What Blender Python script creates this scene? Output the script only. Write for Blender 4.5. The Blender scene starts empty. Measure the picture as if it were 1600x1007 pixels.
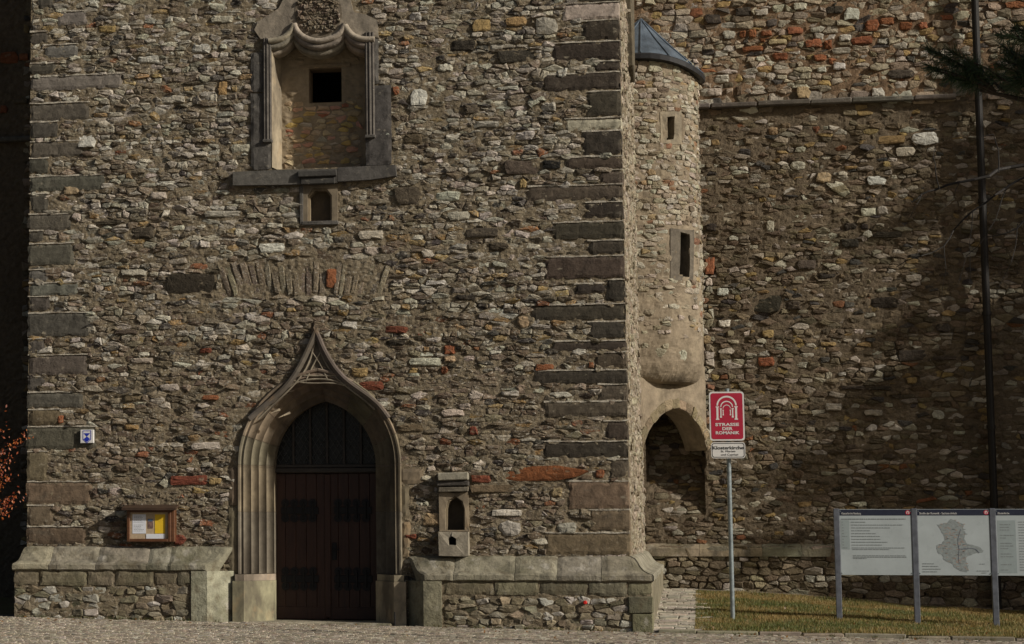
import bpy, math, random
import numpy as np
from mathutils import Vector, Matrix, noise
from mathutils.geometry import tessellate_polygon

# ---------------------------------------------------------------- camera
# vanishing points measured in the photograph (1600 x 1007): up, left along the facade, into the facade
V1, V2, V3 = (289., -32250.), (-15900., 825.), (1095., 825.)
PX = 289.
PY = 825. - (V3[0]-PX)*(PX-V2[0])/(825.-V1[1])
FPX = math.sqrt(-((V2[0]-PX)*(V3[0]-PX) + (V2[1]-PY)*(V3[1]-PY)))
def _dir(px, py):
    return Vector(((px-PX)/FPX, (py-PY)/FPX, 1.)).normalized()
_wx, _wy, _wz = -_dir(*V2), _dir(*V3), _dir(*V1)
C_RIGHT = Vector((_wx[0], _wy[0], _wz[0])).normalized()
C_FWD = Vector((_wx[2], _wy[2], _wz[2])); C_FWD = (C_FWD - C_RIGHT*C_FWD.dot(C_RIGHT)).normalized()
C_DOWN = C_FWD.cross(C_RIGHT).normalized()
def ray(px, py):
    return C_RIGHT*((px-PX)/FPX) + C_DOWN*((py-PY)/FPX) + C_FWD
def _at(px, py, D):                       # facade point for a camera D metres in front of it
    r = ray(px, py); return r*(D/r.y)
DIST = 8.95/(_at(976, 500, 1).x - _at(45, 500, 1).x)
_r = ray(1022, 990)
CAM = Vector((-_at(511, 740, DIST).x, -DIST, -(_r.z/_r.y)*(DIST-0.4)))
def pw(px, py, Y=0.):                     # the world point seen at a pixel on the plane y = Y
    r = ray(px, py); return CAM + r*((Y-CAM.y)/r.y)
def pX(px, py, Y=0.): return pw(px, py, Y).x
def pZ(px, py, Y=0.): return pw(px, py, Y).z

scene = bpy.context.scene
COL = scene.collection
cam = bpy.data.cameras.new("camera"); cam_ob = bpy.data.objects.new("camera", cam); COL.objects.link(cam_ob)
cam.sensor_width = 36.; cam.sensor_fit = 'HORIZONTAL'; cam.lens = FPX/1600*36
cam.shift_x = (800-PX)/1600; cam.shift_y = (PY-503.5)/1600
cam.clip_end = 2000; cam.clip_start = .1
up = -C_DOWN
cam_ob.matrix_world = Matrix(((C_RIGHT.x, up.x, -C_FWD.x, CAM.x), (C_RIGHT.y, up.y, -C_FWD.y, CAM.y),
                              (C_RIGHT.z, up.z, -C_FWD.z, CAM.z), (0, 0, 0, 1)))
scene.camera = cam_ob

# ---------------------------------------------------------------- sky, sun, exposure
SUN_AZ, SUN_EL = math.radians(69), math.radians(26)      # azimuth: to the right of the facade's normal
sdir = Vector((math.sin(SUN_AZ)*math.cos(SUN_EL), -math.cos(SUN_AZ)*math.cos(SUN_EL), math.sin(SUN_EL)))
world = bpy.data.worlds.new("World"); scene.world = world; world.use_nodes = True
wn = world.node_tree.nodes; wn.clear()
sky = wn.new("ShaderNodeTexSky"); sky.sky_type = 'NISHITA'; sky.sun_disc = False
sky.sun_elevation = SUN_EL; sky.sun_rotation = math.atan2(sdir.x, sdir.y); sky.air_density = 1.; sky.dust_density = 4.5
bgn = wn.new("ShaderNodeBackground"); bgn.inputs[1].default_value = 0.05
won = wn.new("ShaderNodeOutputWorld")
world.node_tree.links.new(sky.outputs[0], bgn.inputs[0]); world.node_tree.links.new(bgn.outputs[0], won.inputs[0])
sun = bpy.data.lights.new("sun", 'SUN'); sun.energy = 5.0; sun.angle = math.radians(1.2); sun.color = (1., .92, .79)
sun_ob = bpy.data.objects.new("sun", sun); COL.objects.link(sun_ob)
sun_ob.rotation_euler = sdir.to_track_quat('Z', 'Y').to_euler(); sun_ob.location = (30, -40, 40)
vs = scene.view_settings; vs.view_transform = 'Standard'; vs.look = 'None'; vs.exposure = -0.12; vs.gamma = 1.
vs.use_curve_mapping = False

# ---------------------------------------------------------------- materials
def mat_new(name):
    m = bpy.data.materials.new(name); m.use_nodes = True
    nt = m.node_tree; b = nt.nodes["Principled BSDF"]; return m, nt, b
def N(nt, t, **kw):
    n = nt.nodes.new(t)
    for k, v in kw.items():
        if hasattr(n, k): setattr(n, k, v)
        else: n.inputs[k].default_value = v
    return n
def noise_node(nt, scale, detail=4, rough=.6, stretch=(1, 1, 1)):
    g = nt.nodes.new("ShaderNodeNewGeometry")
    mp = nt.nodes.new("ShaderNodeMapping"); mp.inputs["Scale"].default_value = stretch
    nt.links.new(g.outputs["Position"], mp.inputs["Vector"])
    n = nt.nodes.new("ShaderNodeTexNoise"); n.inputs["Scale"].default_value = scale
    n.inputs["Detail"].default_value = detail; n.inputs["Roughness"].default_value = rough
    nt.links.new(mp.outputs[0], n.inputs["Vector"]); return n.outputs["Fac"]
def ramp(nt, src, a, b, lo=0., hi=1.):
    r = nt.nodes.new("ShaderNodeMapRange"); r.inputs[1].default_value = a; r.inputs[2].default_value = b
    r.inputs[3].default_value = lo; r.inputs[4].default_value = hi; r.clamp = True
    nt.links.new(src, r.inputs[0]); return r.outputs[0]
def mixc(nt, fac, a, b, mode='MIX'):
    m = nt.nodes.new("ShaderNodeMix"); m.data_type = 'RGBA'; m.blend_type = mode
    for s, i in ((fac, 0), (a, 6), (b, 7)):
        if isinstance(s, (int, float)): m.inputs[i].default_value = s
        elif isinstance(s, tuple): m.inputs[i].default_value = (*s[:3], 1)
        else: nt.links.new(s, m.inputs[i])
    return m.outputs[2]
def stone_mat(name, base=None, var=.35, vscale=7., stains=(), flecks=None, bump=((28, .6, .012), (110, .5, .004)), rough=.92, stretch=(1, 1, 1), vcol=False):
    """base None: colour from the mesh attribute Col.  stains: (colour, scale, lo, hi, amount, stretch)"""
    m, nt, b = mat_new(name)
    if base is None or vcol:
        at = nt.nodes.new("ShaderNodeAttribute"); at.attribute_name = "Col"; c = at.outputs["Color"]
        if base is not None: c = mixc(nt, 1., base, c, 'MULTIPLY')
    else: c = base
    f = ramp(nt, noise_node(nt, vscale, 5, .65, stretch), .25, .75, 1-var, 1+var)
    cmb = nt.nodes.new("ShaderNodeCombineColor")
    for i in range(3): nt.links.new(f, cmb.inputs[i])
    c = mixc(nt, 1., c, cmb.outputs[0], 'MULTIPLY')
    for (sc, ss, lo, hi, am, st) in stains:
        c = mixc(nt, ramp(nt, noise_node(nt, ss, 5, .6, st), lo, hi, 0, am), c, sc)
    if flecks:
        fc, fs, lo, hi, am = flecks
        c = mixc(nt, ramp(nt, noise_node(nt, fs, 3, .7, (1, 1, 1.8)), lo, hi, 0, am), c, fc)
    nt.links.new(c, b.inputs["Base Color"]); b.inputs["Roughness"].default_value = rough
    b.inputs["Specular IOR Level"].default_value = .25
    prev = None
    for (s, st, d) in bump:
        bn = nt.nodes.new("ShaderNodeBump"); bn.inputs["Strength"].default_value = st; bn.inputs["Distance"].default_value = d
        nt.links.new(noise_node(nt, s, 6, .7, stretch), bn.inputs["Height"])
        if prev: nt.links.new(prev, bn.inputs["Normal"])
        prev = bn.outputs[0]
    if prev: nt.links.new(prev, b.inputs["Normal"])
    return m
def plain(name, col, rough=.6, metal=0., var=.12, vscale=20., bump=None, spec=.4, stretch=(1, 1, 1)):
    m, nt, b = mat_new(name)
    f = ramp(nt, noise_node(nt, vscale, 4, .6, stretch), .3, .7, 0, 1)
    lo = tuple(max(0, x*(1-var)) for x in col); hi = tuple(min(1, x*(1+var)) for x in col)
    nt.links.new(mixc(nt, f, lo, hi), b.inputs["Base Color"])
    nt.links.new(ramp(nt, noise_node(nt, vscale*2.3, 3), .3, .7, max(.05, rough-.1), min(1, rough+.1)), b.inputs["Roughness"])
    b.inputs["Metallic"].default_value = metal; b.inputs["Specular IOR Level"].default_value = spec
    if bump:
        bn = nt.nodes.new("ShaderNodeBump"); bn.inputs["Strength"].default_value = bump[1]; bn.inputs["Distance"].default_value = bump[2]
        nt.links.new(noise_node(nt, bump[0], 5, .6, stretch), bn.inputs["Height"]); nt.links.new(bn.outputs[0], b.inputs["Normal"])
    return m

ONE = (1, 1, 1)
BUMP_ROUGH = ((13, 1., .06), (34, 1., .028), (110, .6, .006))
M = {}
M['rubble'] = stone_mat('rubble_stone', None, .42, 15, [((.12, .095, .065), 1.3, .52, .75, .4, ONE), ((.225, .185, .128), 5., .52, .62, .72, (1, 1, 2.)), ((.08, .066, .05), 19., .62, .70, .6, (1, 1, 1.9))], ((.50, .47, .405), 17, .56, .65, .75), BUMP_ROUGH)
M['feature'] = stone_mat('inset_stone', None, .45, 13, [((.24, .20, .14), 6., .60, .66, .5, (1, 1, 2.))], None, ((16, .9, .04), (45, .8, .018), (120, .5, .005)))
M['mortar'] = stone_mat('lime_mortar', (.215, .176, .12), .45, 13, [((.12, .095, .062), 1.1, .5, .72, .5, ONE), ((.34, .295, .22), 2.3, .54, .72, .55, ONE), ((.075, .062, .046), 17., .62, .70, .6, (1, 1, 1.9))], ((.50, .465, .39), 15, .58, .66, .75), BUMP_ROUGH)
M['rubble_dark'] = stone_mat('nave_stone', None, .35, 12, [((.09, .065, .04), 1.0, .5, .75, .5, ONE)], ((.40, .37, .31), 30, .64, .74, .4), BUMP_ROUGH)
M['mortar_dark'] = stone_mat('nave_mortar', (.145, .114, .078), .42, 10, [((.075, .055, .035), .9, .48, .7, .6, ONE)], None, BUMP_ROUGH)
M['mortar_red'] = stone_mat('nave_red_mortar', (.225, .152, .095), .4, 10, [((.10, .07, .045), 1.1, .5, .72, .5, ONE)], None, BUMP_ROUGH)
M['quoin'] = stone_mat('dark_sandstone', None, .4, 9, [((.12, .108, .085), 2.4, .56, .74, .5, (1, 1, 2.2)), ((.03, .028, .026), 3., .55, .75, .5, ONE)], ((.30, .265, .20), 4.5, .63, .70, .6), ((26, .7, .02), (70, .5, .008)), .9)
M['carved'] = stone_mat('carved_sandstone', None, .28, 7, [((.07, .058, .045), 2.2, .40, .64, .75, (1, 1, .5)), ((.08, .07, .055), 9., .55, .68, .5, (1, 1, .6)), ((.42, .27, .13), 1.8, .58, .76, .45, ONE)], None, ((45, .3, .005), (160, .3, .002)), .88)
M['frame'] = stone_mat('blackened_sandstone', None, .42, 9, [((.03, .028, .027), 2.6, .5, .7, .5, (1, 1, .5)), ((.2, .18, .15), 5., .62, .74, .4, (1, 1, .4))], ((.26, .235, .19), 6., .64, .72, .5), ((24, .6, .016), (80, .5, .006)), .9)
M['ledge'] = stone_mat('mossy_ledge_stone', None, .3, 6, [((.085, .082, .045), 1.6, .48, .68, .65, (1, 1, 1.6)), ((.04, .038, .033), 3.1, .53, .70, .7, (1, 1, .7)), ((.10, .08, .05), 5., .52, .66, .6, ONE), ((.38, .36, .32), 3.7, .60, .70, .6, ONE)], None, ((14, .8, .03), (40, .6, .012), (130, .4, .003)), .9)
M['plaster'] = stone_mat('turret_plaster', (.225, .185, .135), .36, 5, [((.075, .06, .043), 2.6, .52, .66, .6, (1, 1, .7)), ((.11, .085, .055), 1.5, .5, .72, .6, (1, 1, .6)), ((.32, .27, .19), 3., .55, .74, .5, ONE)], None, ((20, .6, .02), (90, .5, .005)), .92)
M['turret_stone'] = stone_mat('turret_stone', None, .28, 12, [((.13, .10, .065), 1.6, .54, .75, .4, ONE)], None, BUMP_ROUGH)
M['infill'] = stone_mat('infill_stone', None, .25, 12, [], None, ((30, .6, .012), (120, .4, .004)))
M['infill_mortar'] = stone_mat('infill_plaster', (.255, .205, .14), .3, 8, [((.36, .29, .2), 3, .5, .7, .4, ONE)], None, ((22, .6, .015), (120, .4, .004)))
M['void'] = plain('dark_interior', (.012, .011, .01), .95, spec=0.)
M['door'] = plain('oxblood_door_paint', (.036, .015, .010), .55, var=.3, vscale=9, bump=(60, .3, .003), stretch=(3, 3, .25))
M['iron'] = plain('wrought_iron', (.018, .018, .02), .55, .6, bump=(90, .3, .002))
M['glass'] = plain('dark_leaded_glass', (.012, .013, .014), .25, var=.5, vscale=6)
M['lead'] = plain('lead_came', (.07, .075, .075), .6, .3)
M['oak'] = plain('dark_oak_bar', (.035, .03, .026), .6, var=.3, vscale=8, stretch=(.3, 3, 3))
M['pointing'] = stone_mat('pale_lime_pointing', (.42, .39, .33), .4, 14, [((.16, .13, .1), 5., .5, .62, .8, ONE)], None, ((30, .8, .02),))
M['roof'] = plain('slate_blue_sheet_metal', (.10, .13, .17), .5, .35, var=.4, vscale=2.5, bump=(7, .5, .03))
M['roof_edge'] = plain('dark_eave_metal', (.025, .026, .03), .5, .3)
M['pole'] = plain('galvanised_steel', (.19, .225, .245), .5, .5, var=.3, vscale=14)
M['red'] = plain('red_sign_enamel', (.37, .022, .05), .38, var=.06, vscale=6)
M['white'] = plain('white_enamel', (.62, .62, .62), .4, var=.05, vscale=9)
M['grey_line'] = plain('grey_print', (.16, .20, .19), .5)
M['ink'] = plain('dark_print', (.03, .032, .036), .6)
M['ink_soft'] = plain('soft_print', (.17, .19, .2), .6)
M['panel'] = plain('pale_panel_print', (.35, .395, .42), .32, var=.09, vscale=2.5)
M['panel_grey'] = plain('grey_panel_print', (.25, .295, .31), .4, var=.05)
M['navy'] = plain('navy_header_print', (.018, .022, .042), .4)
M['map'] = plain('map_print', (.22, .25, .26), .45, var=.18, vscale=22)
M['map_pink'] = plain('map_town_print', (.30, .23, .20), .5)
M['map_line'] = plain('map_route_print', (.12, .135, .19), .5)
M['post'] = plain('slate_blue_post_paint', (.10, .11, .135), .5, .2, var=.3, vscale=9)
M['wood'] = plain('varnished_brown_wood', (.095, .04, .018), .45, var=.3, vscale=10, bump=(40, .2, .002), stretch=(1, 1, 4))
M['wood_dark'] = plain('dark_brown_wood', (.045, .026, .016), .6, var=.3, vscale=10)
M['cork'] = plain('cork_board', (.40, .31, .21), .8, var=.15, vscale=40)
M['paper'] = plain('white_paper', (.62, .65, .72), .7, var=.04)
M['yellow'] = plain('yellow_paper', (.66, .44, .02), .7, var=.05)
M['picture'] = plain('picture_print', (.16, .10, .09), .6, var=.7, vscale=45)
M['picture_blue'] = plain('blue_print', (.10, .16, .26), .6, var=.4, vscale=45)
M['blue'] = plain('blue_enamel', (.012, .03, .36), .4)
M['pipe'] = plain('dark_iron_pipe', (.012, .011, .011), .6, .3)
M['red_plastic'] = plain('red_plastic', (.5, .02, .015), .4)
M['bark'] = stone_mat('bark', (.07, .055, .042), .4, 14, [], None, ((30, .8, .02), (90, .6, .006)), .95, (1, 1, .3))
M['twig'] = plain('dark_twig_bark', (.014, .012, .011), .8, var=.3)
def leaf_mat(name, trans=.35, rough=.5):
    m, nt, b = mat_new(name)
    at = nt.nodes.new("ShaderNodeAttribute"); at.attribute_name = "Col"
    nt.links.new(at.outputs["Color"], b.inputs["Base Color"]); b.inputs["Roughness"].default_value = rough
    tr = nt.nodes.new("ShaderNodeBsdfTranslucent"); nt.links.new(at.outputs["Color"], tr.inputs["Color"])
    mx = nt.nodes.new("ShaderNodeMixShader"); mx.inputs[0].default_value = trans
    nt.links.new(b.outputs[0], mx.inputs[1]); nt.links.new(tr.outputs[0], mx.inputs[2])
    nt.links.new(mx.outputs[0], nt.nodes["Material Output"].inputs[0]); return m
M['needle'] = leaf_mat('pine_needles', .15, .4); M['leaf'] = leaf_mat('autumn_leaves', .4, .5); M['blade'] = leaf_mat('grass_blades', .3, .6)
M['cobble'] = stone_mat('cobble_stone', None, .3, 14, [((.10, .085, .065), .7, .5, .7, .4, ONE)], None, ((60, .5, .006),), .8)
M['joint'] = stone_mat('cobble_joint_sand', (.13, .11, .085), .3, 9, [((.06, .065, .03), 1.2, .56, .7, .6, ONE)], None, ((70, .5, .006),))
M['soil'] = stone_mat('lawn_soil', (.13, .10, .045), .4, 5, [((.10, .12, .03), 1.1, .5, .62, .8, (1, 1, 1))], None, ((30, .7, .02),))
M['kerb'] = stone_mat('kerb_stone', None, .3, 8, [((.07, .065, .04), 2, .5, .7, .5, ONE)], None, ((40, .5, .008),))
M['far_ground'] = stone_mat('plaza_cobbles_far', (.22, .195, .155), .3, 9, [((.15, .13, .10), .4, .45, .7, .5, ONE)], None, ((9, .7, .03), (40, .4, .01)))

# ---------------------------------------------------------------- mesh helpers
WORLD = {}                                 # world origin of each object
class MB:
    def __init__(s): s.v, s.f, s.c = [], [], []
    def add(s, verts, faces, col=(1, 1, 1)):
        o = len(s.v); s.v += verts; s.f += [[i+o for i in f] for f in faces]
        s.c += col if isinstance(col, list) else [col]*len(verts)
    def box(s, x0, x1, y0, y1, z0, z1, col=ONE, bev=0., jit=0., rng=random):
        if bev <= 0:
            vs_ = [(x, y, z) for z in (z0, z1) for y in (y0, y1) for x in (x0, x1)]
            fs = [(0, 2, 3, 1), (4, 5, 7, 6), (0, 1, 5, 4), (2, 6, 7, 3), (0, 4, 6, 2), (1, 3, 7, 5)]
            if jit: vs_ = [tuple(a+rng.uniform(-jit, jit) for a in v) for v in vs_]
            s.add(vs_, fs, col); return
        b = bev; X, Y, Z = (x0, x1), (y0, y1), (z0, z1); vs_ = []; idx = {}
        for i in (0, 1):
            for j in (0, 1):
                for k in (0, 1):
                    sx, sy, sz = (1-2*i)*b, (1-2*j)*b, (1-2*k)*b
                    q = [rng.uniform(-jit, jit) for _ in range(3)] if jit else (0, 0, 0)
                    for a, (dx, dy, dz) in enumerate(((0, sy, sz), (sx, 0, sz), (sx, sy, 0))):
                        idx[i, j, k, a] = len(vs_); vs_.append((X[i]+dx+q[0], Y[j]+dy+q[1], Z[k]+dz+q[2]))
        I = lambda i, j, k, a: idx[i, j, k, a]
        fs = []
        for i in (0, 1):
            r = [I(i, 0, 0, 0), I(i, 0, 1, 0), I(i, 1, 1, 0), I(i, 1, 0, 0)]; fs.append(r if i == 0 else r[::-1])
            r = [I(0, i, 0, 1), I(1, i, 0, 1), I(1, i, 1, 1), I(0, i, 1, 1)]; fs.append(r if i == 0 else r[::-1])
            r = [I(0, 0, i, 2), I(0, 1, i, 2), I(1, 1, i, 2), I(1, 0, i, 2)]; fs.append(r if i == 0 else r[::-1])
            for j in (0, 1):
                fs.append([I(0, i, j, 1), I(0, i, j, 2), I(1, i, j, 2), I(1, i, j, 1)])
                fs.append([I(i, 0, j, 0), I(i, 0, j, 2), I(i, 1, j, 2), I(i, 1, j, 0)])
                fs.append([I(i, j, 0, 0), I(i, j, 0, 1), I(i, j, 1, 1), I(i, j, 1, 0)])
                for k in (0, 1): fs.append([I(i, j, k, 0), I(i, j, k, 1), I(i, j, k, 2)])
        s.add(vs_, fs, col)
    def tube(s, pts, radii, n=8, col=ONE, cap=True):
        if not isinstance(radii, (list, tuple)): radii = [radii]*len(pts)
        pts = [Vector(p) for p in pts]; vs_ = []; fs = []
        for i, p in enumerate(pts):
            t = (pts[min(i+1, len(pts)-1)] - pts[max(i-1, 0)]).normalized()
            a = t.orthogonal().normalized() if i == 0 else (a - t*a.dot(t)).normalized()
            b_ = t.cross(a)
            for k in range(n):
                q = 2*math.pi*k/n; vs_.append(tuple(p + (a*math.cos(q)+b_*math.sin(q))*radii[i]))
        for i in range(len(pts)-1):
            for k in range(n):
                fs.append((i*n+k, i*n+(k+1) % n, (i+1)*n+(k+1) % n, (i+1)*n+k))
        if cap: fs += [tuple(range(n))[::-1], tuple(range((len(pts)-1)*n, len(pts)*n))]
        s.add(vs_, fs, col)
    def prism(s, poly, d0, d1, Mf, col=ONE):
        """poly in (u,v) counter-clockwise, front face at height d1, sides back to d0"""
        n = len(poly); tris = tessellate_polygon([[Vector((u, v, 0)) for u, v in poly]])
        vs_ = [Mf(u, v, d1) for u, v in poly] + [Mf(u, v, d0) for u, v in poly]
        fs = []
        for t in tris:
            a, b_, c = [poly[i] for i in t]
            if (b_[0]-a[0])*(c[1]-a[1])-(b_[1]-a[1])*(c[0]-a[0]) < 0: t = t[::-1]
            fs.append(tuple(t))
        fs += [(i+n, (i+1) % n+n, (i+1) % n, i) for i in range(n)]
        s.add(vs_, fs, col)
    def build(s, name, mat, parent=None, origin=None, kind=None, smooth=False):
        if origin is None:
            a = np.array(s.v); origin = Vector(((a[:, 0].min()+a[:, 0].max())/2, (a[:, 1].min()+a[:, 1].max())/2, a[:, 2].min()))
        origin = Vector(origin)
        me = bpy.data.meshes.new(name)
        a = np.array(s.v, dtype=np.float64) - np.array(origin)
        me.from_pydata(a.tolist(), [], s.f)
        at = me.color_attributes.new("Col", 'FLOAT_COLOR', 'POINT')
        cc = np.ones((len(s.v), 4), dtype=np.float32); cc[:, :3] = np.array(s.c, dtype=np.float32)[:, :3]
        at.data.foreach_set("color", cc.ravel())
        if smooth: me.shade_smooth()
        me.materials.append(M[mat] if isinstance(mat, str) else mat)
        return link(name, me, parent, origin, kind)
def link(name, me, parent=None, origin=Vector(), kind=None):
    ob = bpy.data.objects.new(name, me); COL.objects.link(ob); WORLD[ob] = Vector(origin)
    if parent: ob.parent = parent; ob.location = Vector(origin) - WORLD[parent]
    else: ob.location = origin
    if kind: ob["kind"] = kind
    return ob
def thing(name, label, cat, loc, group=None):
    ob = link(name, None, None, Vector(loc)); ob.empty_display_size = .2
    return tag(ob, label, cat, group)
def tag(ob, label, cat, group=None):
    ob["label"] = label; ob["category"] = cat
    if group: ob["group"] = group
    return ob
def np_mesh(name, V, F, mat, parent=None, cols=None, kind=None, origin=(0, 0, 0)):
    me = bpy.data.meshes.new(name); V = np.asarray(V, dtype=np.float32)-np.array(origin, dtype=np.float32); F = np.asarray(F, dtype=np.int32)
    k = F.shape[1]
    me.vertices.add(len(V)); me.vertices.foreach_set("co", V.ravel())
    me.loops.add(F.size); me.loops.foreach_set("vertex_index", F.ravel())
    me.polygons.add(len(F)); me.polygons.foreach_set("loop_start", np.arange(0, F.size, k, dtype=np.int32))
    me.update(calc_edges=True)
    if cols is not None:
        at = me.color_attributes.new("Col", 'FLOAT_COLOR', 'POINT')
        cc = np.ones((len(V), 4), dtype=np.float32); cc[:, :3] = cols; at.data.foreach_set("color", cc.ravel())
    me.materials.append(M[mat]); return link(name, me, parent, Vector(origin), kind)

def inside(p, poly):
    x, y = p; r = False; j = len(poly)-1
    for i in range(len(poly)):
        xi, yi = poly[i]; xj, yj = poly[j]
        if (yi > y) != (yj > y) and x < (xj-xi)*(y-yi)/(yj-yi)+xi: r = not r
        j = i
    return r
class Zone:                                # polygon with a bounding box test
    def __init__(s, poly):
        s.p = poly; s.b = (min(p[0] for p in poly), max(p[0] for p in poly), min(p[1] for p in poly), max(p[1] for p in poly))
    def has(s, p):
        b = s.b
        return b[0] <= p[0] <= b[1] and b[2] <= p[1] <= b[3] and inside(p, s.p)
def rect(x0, x1, z0, z1): return [(x0, z0), (x1, z0), (x1, z1), (x0, z1)]
def area_c(poly):
    A = cx = cy = 0.
    for i in range(len(poly)):
        x0, y0 = poly[i-1]; x1, y1 = poly[i]; k = x0*y1-x1*y0; A += k; cx += (x0+x1)*k; cy += (y0+y1)*k
    A *= .5
    if abs(A) < 1e-9: return 0., poly[0]
    return A, (cx/(6*A), cy/(6*A))
def rubble_cells(u0, u1, v0, v1, hr, wr, rng, zs=1.9):
    """rough courses of stones as Voronoi cells (hr: course heights, wr: length to height)"""
    seeds = []; v = v0
    while v < v1:
        h = rng.uniform(*hr); u = u0 - rng.uniform(0, .2)
        while u < u1:
            hh = h*rng.uniform(.75, 1.25); w = hh*rng.uniform(*wr)
            if rng.random() < .22 and h > .08:      # two thin stones on top of each other
                seeds.append((u+w/2, (v+h*.25)*zs)); seeds.append((u+w/2+rng.uniform(-.2, .2)*w, (v+h*.75)*zs))
            else: seeds.append((u+w/2, (v+h/2+rng.uniform(-.22, .22)*h)*zs))
            u += w
        v += h
    g = max(.22, 1.6*(sum(hr)/2)*zs); grid = {}
    for i, (x, y) in enumerate(seeds): grid.setdefault((int(x//g), int(y//g)), []).append(i)
    out = []
    for i, (x, y) in enumerate(seeds):
        if not (u0 <= x <= u1): continue
        cand = []; gx, gy = int(x//g), int(y//g)
        for a in (-2, -1, 0, 1, 2):
            for b in (-1, 0, 1):
                for j in grid.get((gx+a, gy+b), ()):
                    if j != i:
                        dx, dy = seeds[j][0]-x, seeds[j][1]-y; cand.append((dx*dx+dy*dy, dx, dy))
        cand.sort(); L = .5
        poly = [(-L, -.35), (L, -.35), (L, .35), (-L, .35)]; mr = 1.
        for d2, dx, dy in cand:
            if d2 > 4*mr: break
            c = d2/2; new = []
            for k in range(len(poly)):
                p, q = poly[k-1], poly[k]; sp, sq = p[0]*dx+p[1]*dy-c, q[0]*dx+q[1]*dy-c
                if (sp < 0) != (sq < 0):
                    t = sp/(sp-sq); new.append((p[0]+(q[0]-p[0])*t, p[1]+(q[1]-p[1])*t))
                if sq < 0: new.append(q)
            poly = new
            if len(poly) < 3: break
            mr = max(p[0]**2+p[1]**2 for p in poly)
        if len(poly) < 3: continue
        out.append([(min(u1, max(u0, x+p[0])), (y+p[1])/zs) for p in poly])
    return out
def stone(mb, poly, Mf, h, col, rng, gap=.007, base=-.03, rough=1., cut=.13, flat=False):
    A, c = area_c(poly)
    if A < 0: poly = poly[::-1]; A = -A
    size = math.sqrt(max(A, 1e-6)); pts = []
    for k in range(len(poly)):
        p, q = poly[k-1], poly[k]; t = cut*rng.uniform(.6, 1.3)
        pts += [(p[0]+(q[0]-p[0])*t, p[1]+(q[1]-p[1])*t), (p[0]+(q[0]-p[0])*(1-t), p[1]+(q[1]-p[1])*(1-t))]
    j = min(.012, .075*size)*rough; q = []
    for p in pts:
        dx, dy = p[0]-c[0], p[1]-c[1]; d = math.hypot(dx, dy) or 1.; k = max(.5, 1-gap/d)
        q.append((c[0]+dx*k+rng.uniform(-j, j), c[1]+dy*k+rng.uniform(-j, j)))
    n = len(q); tx, ty = rng.gauss(0, .13)*rough, rng.gauss(0, .20)*rough
    zz = lambda p, m: max(-.01, h + m + (tx*(p[0]-c[0]) + ty*(p[1]-c[1])))
    bev = min(.012, .12*size); fi = .80 if flat else .72
    r1 = [Mf(p[0], p[1], base) for p in q]
    r2 = [Mf(p[0], p[1], zz(p, -bev + rng.uniform(-.3, .3)*bev)) for p in q]
    q3 = [(c[0]+(p[0]-c[0])*fi, c[1]+(p[1]-c[1])*fi) for p in q]
    r3 = [Mf(p[0], p[1], zz(p, rng.uniform(-.009, .008)*rough)) for p in q3]
    ctr = Mf(c[0], c[1], zz(c, rng.uniform(-.004, .010)*rough))
    fs = [(k, (k+1) % n, n+(k+1) % n, n+k) for k in range(n)]
    fs += [(n+k, n+(k+1) % n, 2*n+(k+1) % n, 2*n+k) for k in range(n)] + [(2*n+k, 2*n+(k+1) % n, 3*n) for k in range(n)]
    cols = []
    for k in range(3*n+1):
        w = rng.uniform(.9, 1.1); cols.append((col[0]*w, col[1]*w, col[2]*w))
    mb.add(r1+r2+r3+[ctr], fs, cols)
def hsv_jit(c, rng, a=.18):
    w = rng.uniform(1-a, 1+a); return tuple(max(.01, x*w*rng.uniform(.95, 1.05)) for x in c)
def pick(pal, rng):
    t = rng.random()*sum(p[0] for p in pal)
    for w, c in pal:
        t -= w
        if t <= 0: return c
    return pal[-1][1]
def sheet(u0, u1, v0, v1, step, Mf, holes=(), amp=.012, seed=0., d=0., keep=None):
    """a mortar bed: a displaced grid with openings left out"""
    mb = MB(); nu = max(1, round((u1-u0)/step)); nv = max(1, round((v1-v0)/step)); idx = {}
    def vert(i, j):
        if (i, j) not in idx:
            u, v = u0+(u1-u0)*i/nu, v0+(v1-v0)*j/nv
            e = amp*(noise.noise((u*7+seed, v*9, seed)) + .9*noise.noise((u*16, v*22+seed, 3.)) + .6*noise.noise((u*1.3+seed, v*1.3, 9.)))
            idx[i, j] = len(mb.v); mb.v.append(Mf(u, v, d+e)); mb.c.append(ONE)
        return idx[i, j]
    for i in range(nu):
        for j in range(nv):
            p = (u0+(u1-u0)*(i+.5)/nu, v0+(v1-v0)*(j+.5)/nv)
            if any(h.has(p) for h in holes) or (keep and not keep(p)): continue
            mb.f.append((vert(i, j), vert(i+1, j), vert(i+1, j+1), vert(i, j+1)))
    return mb
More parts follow.
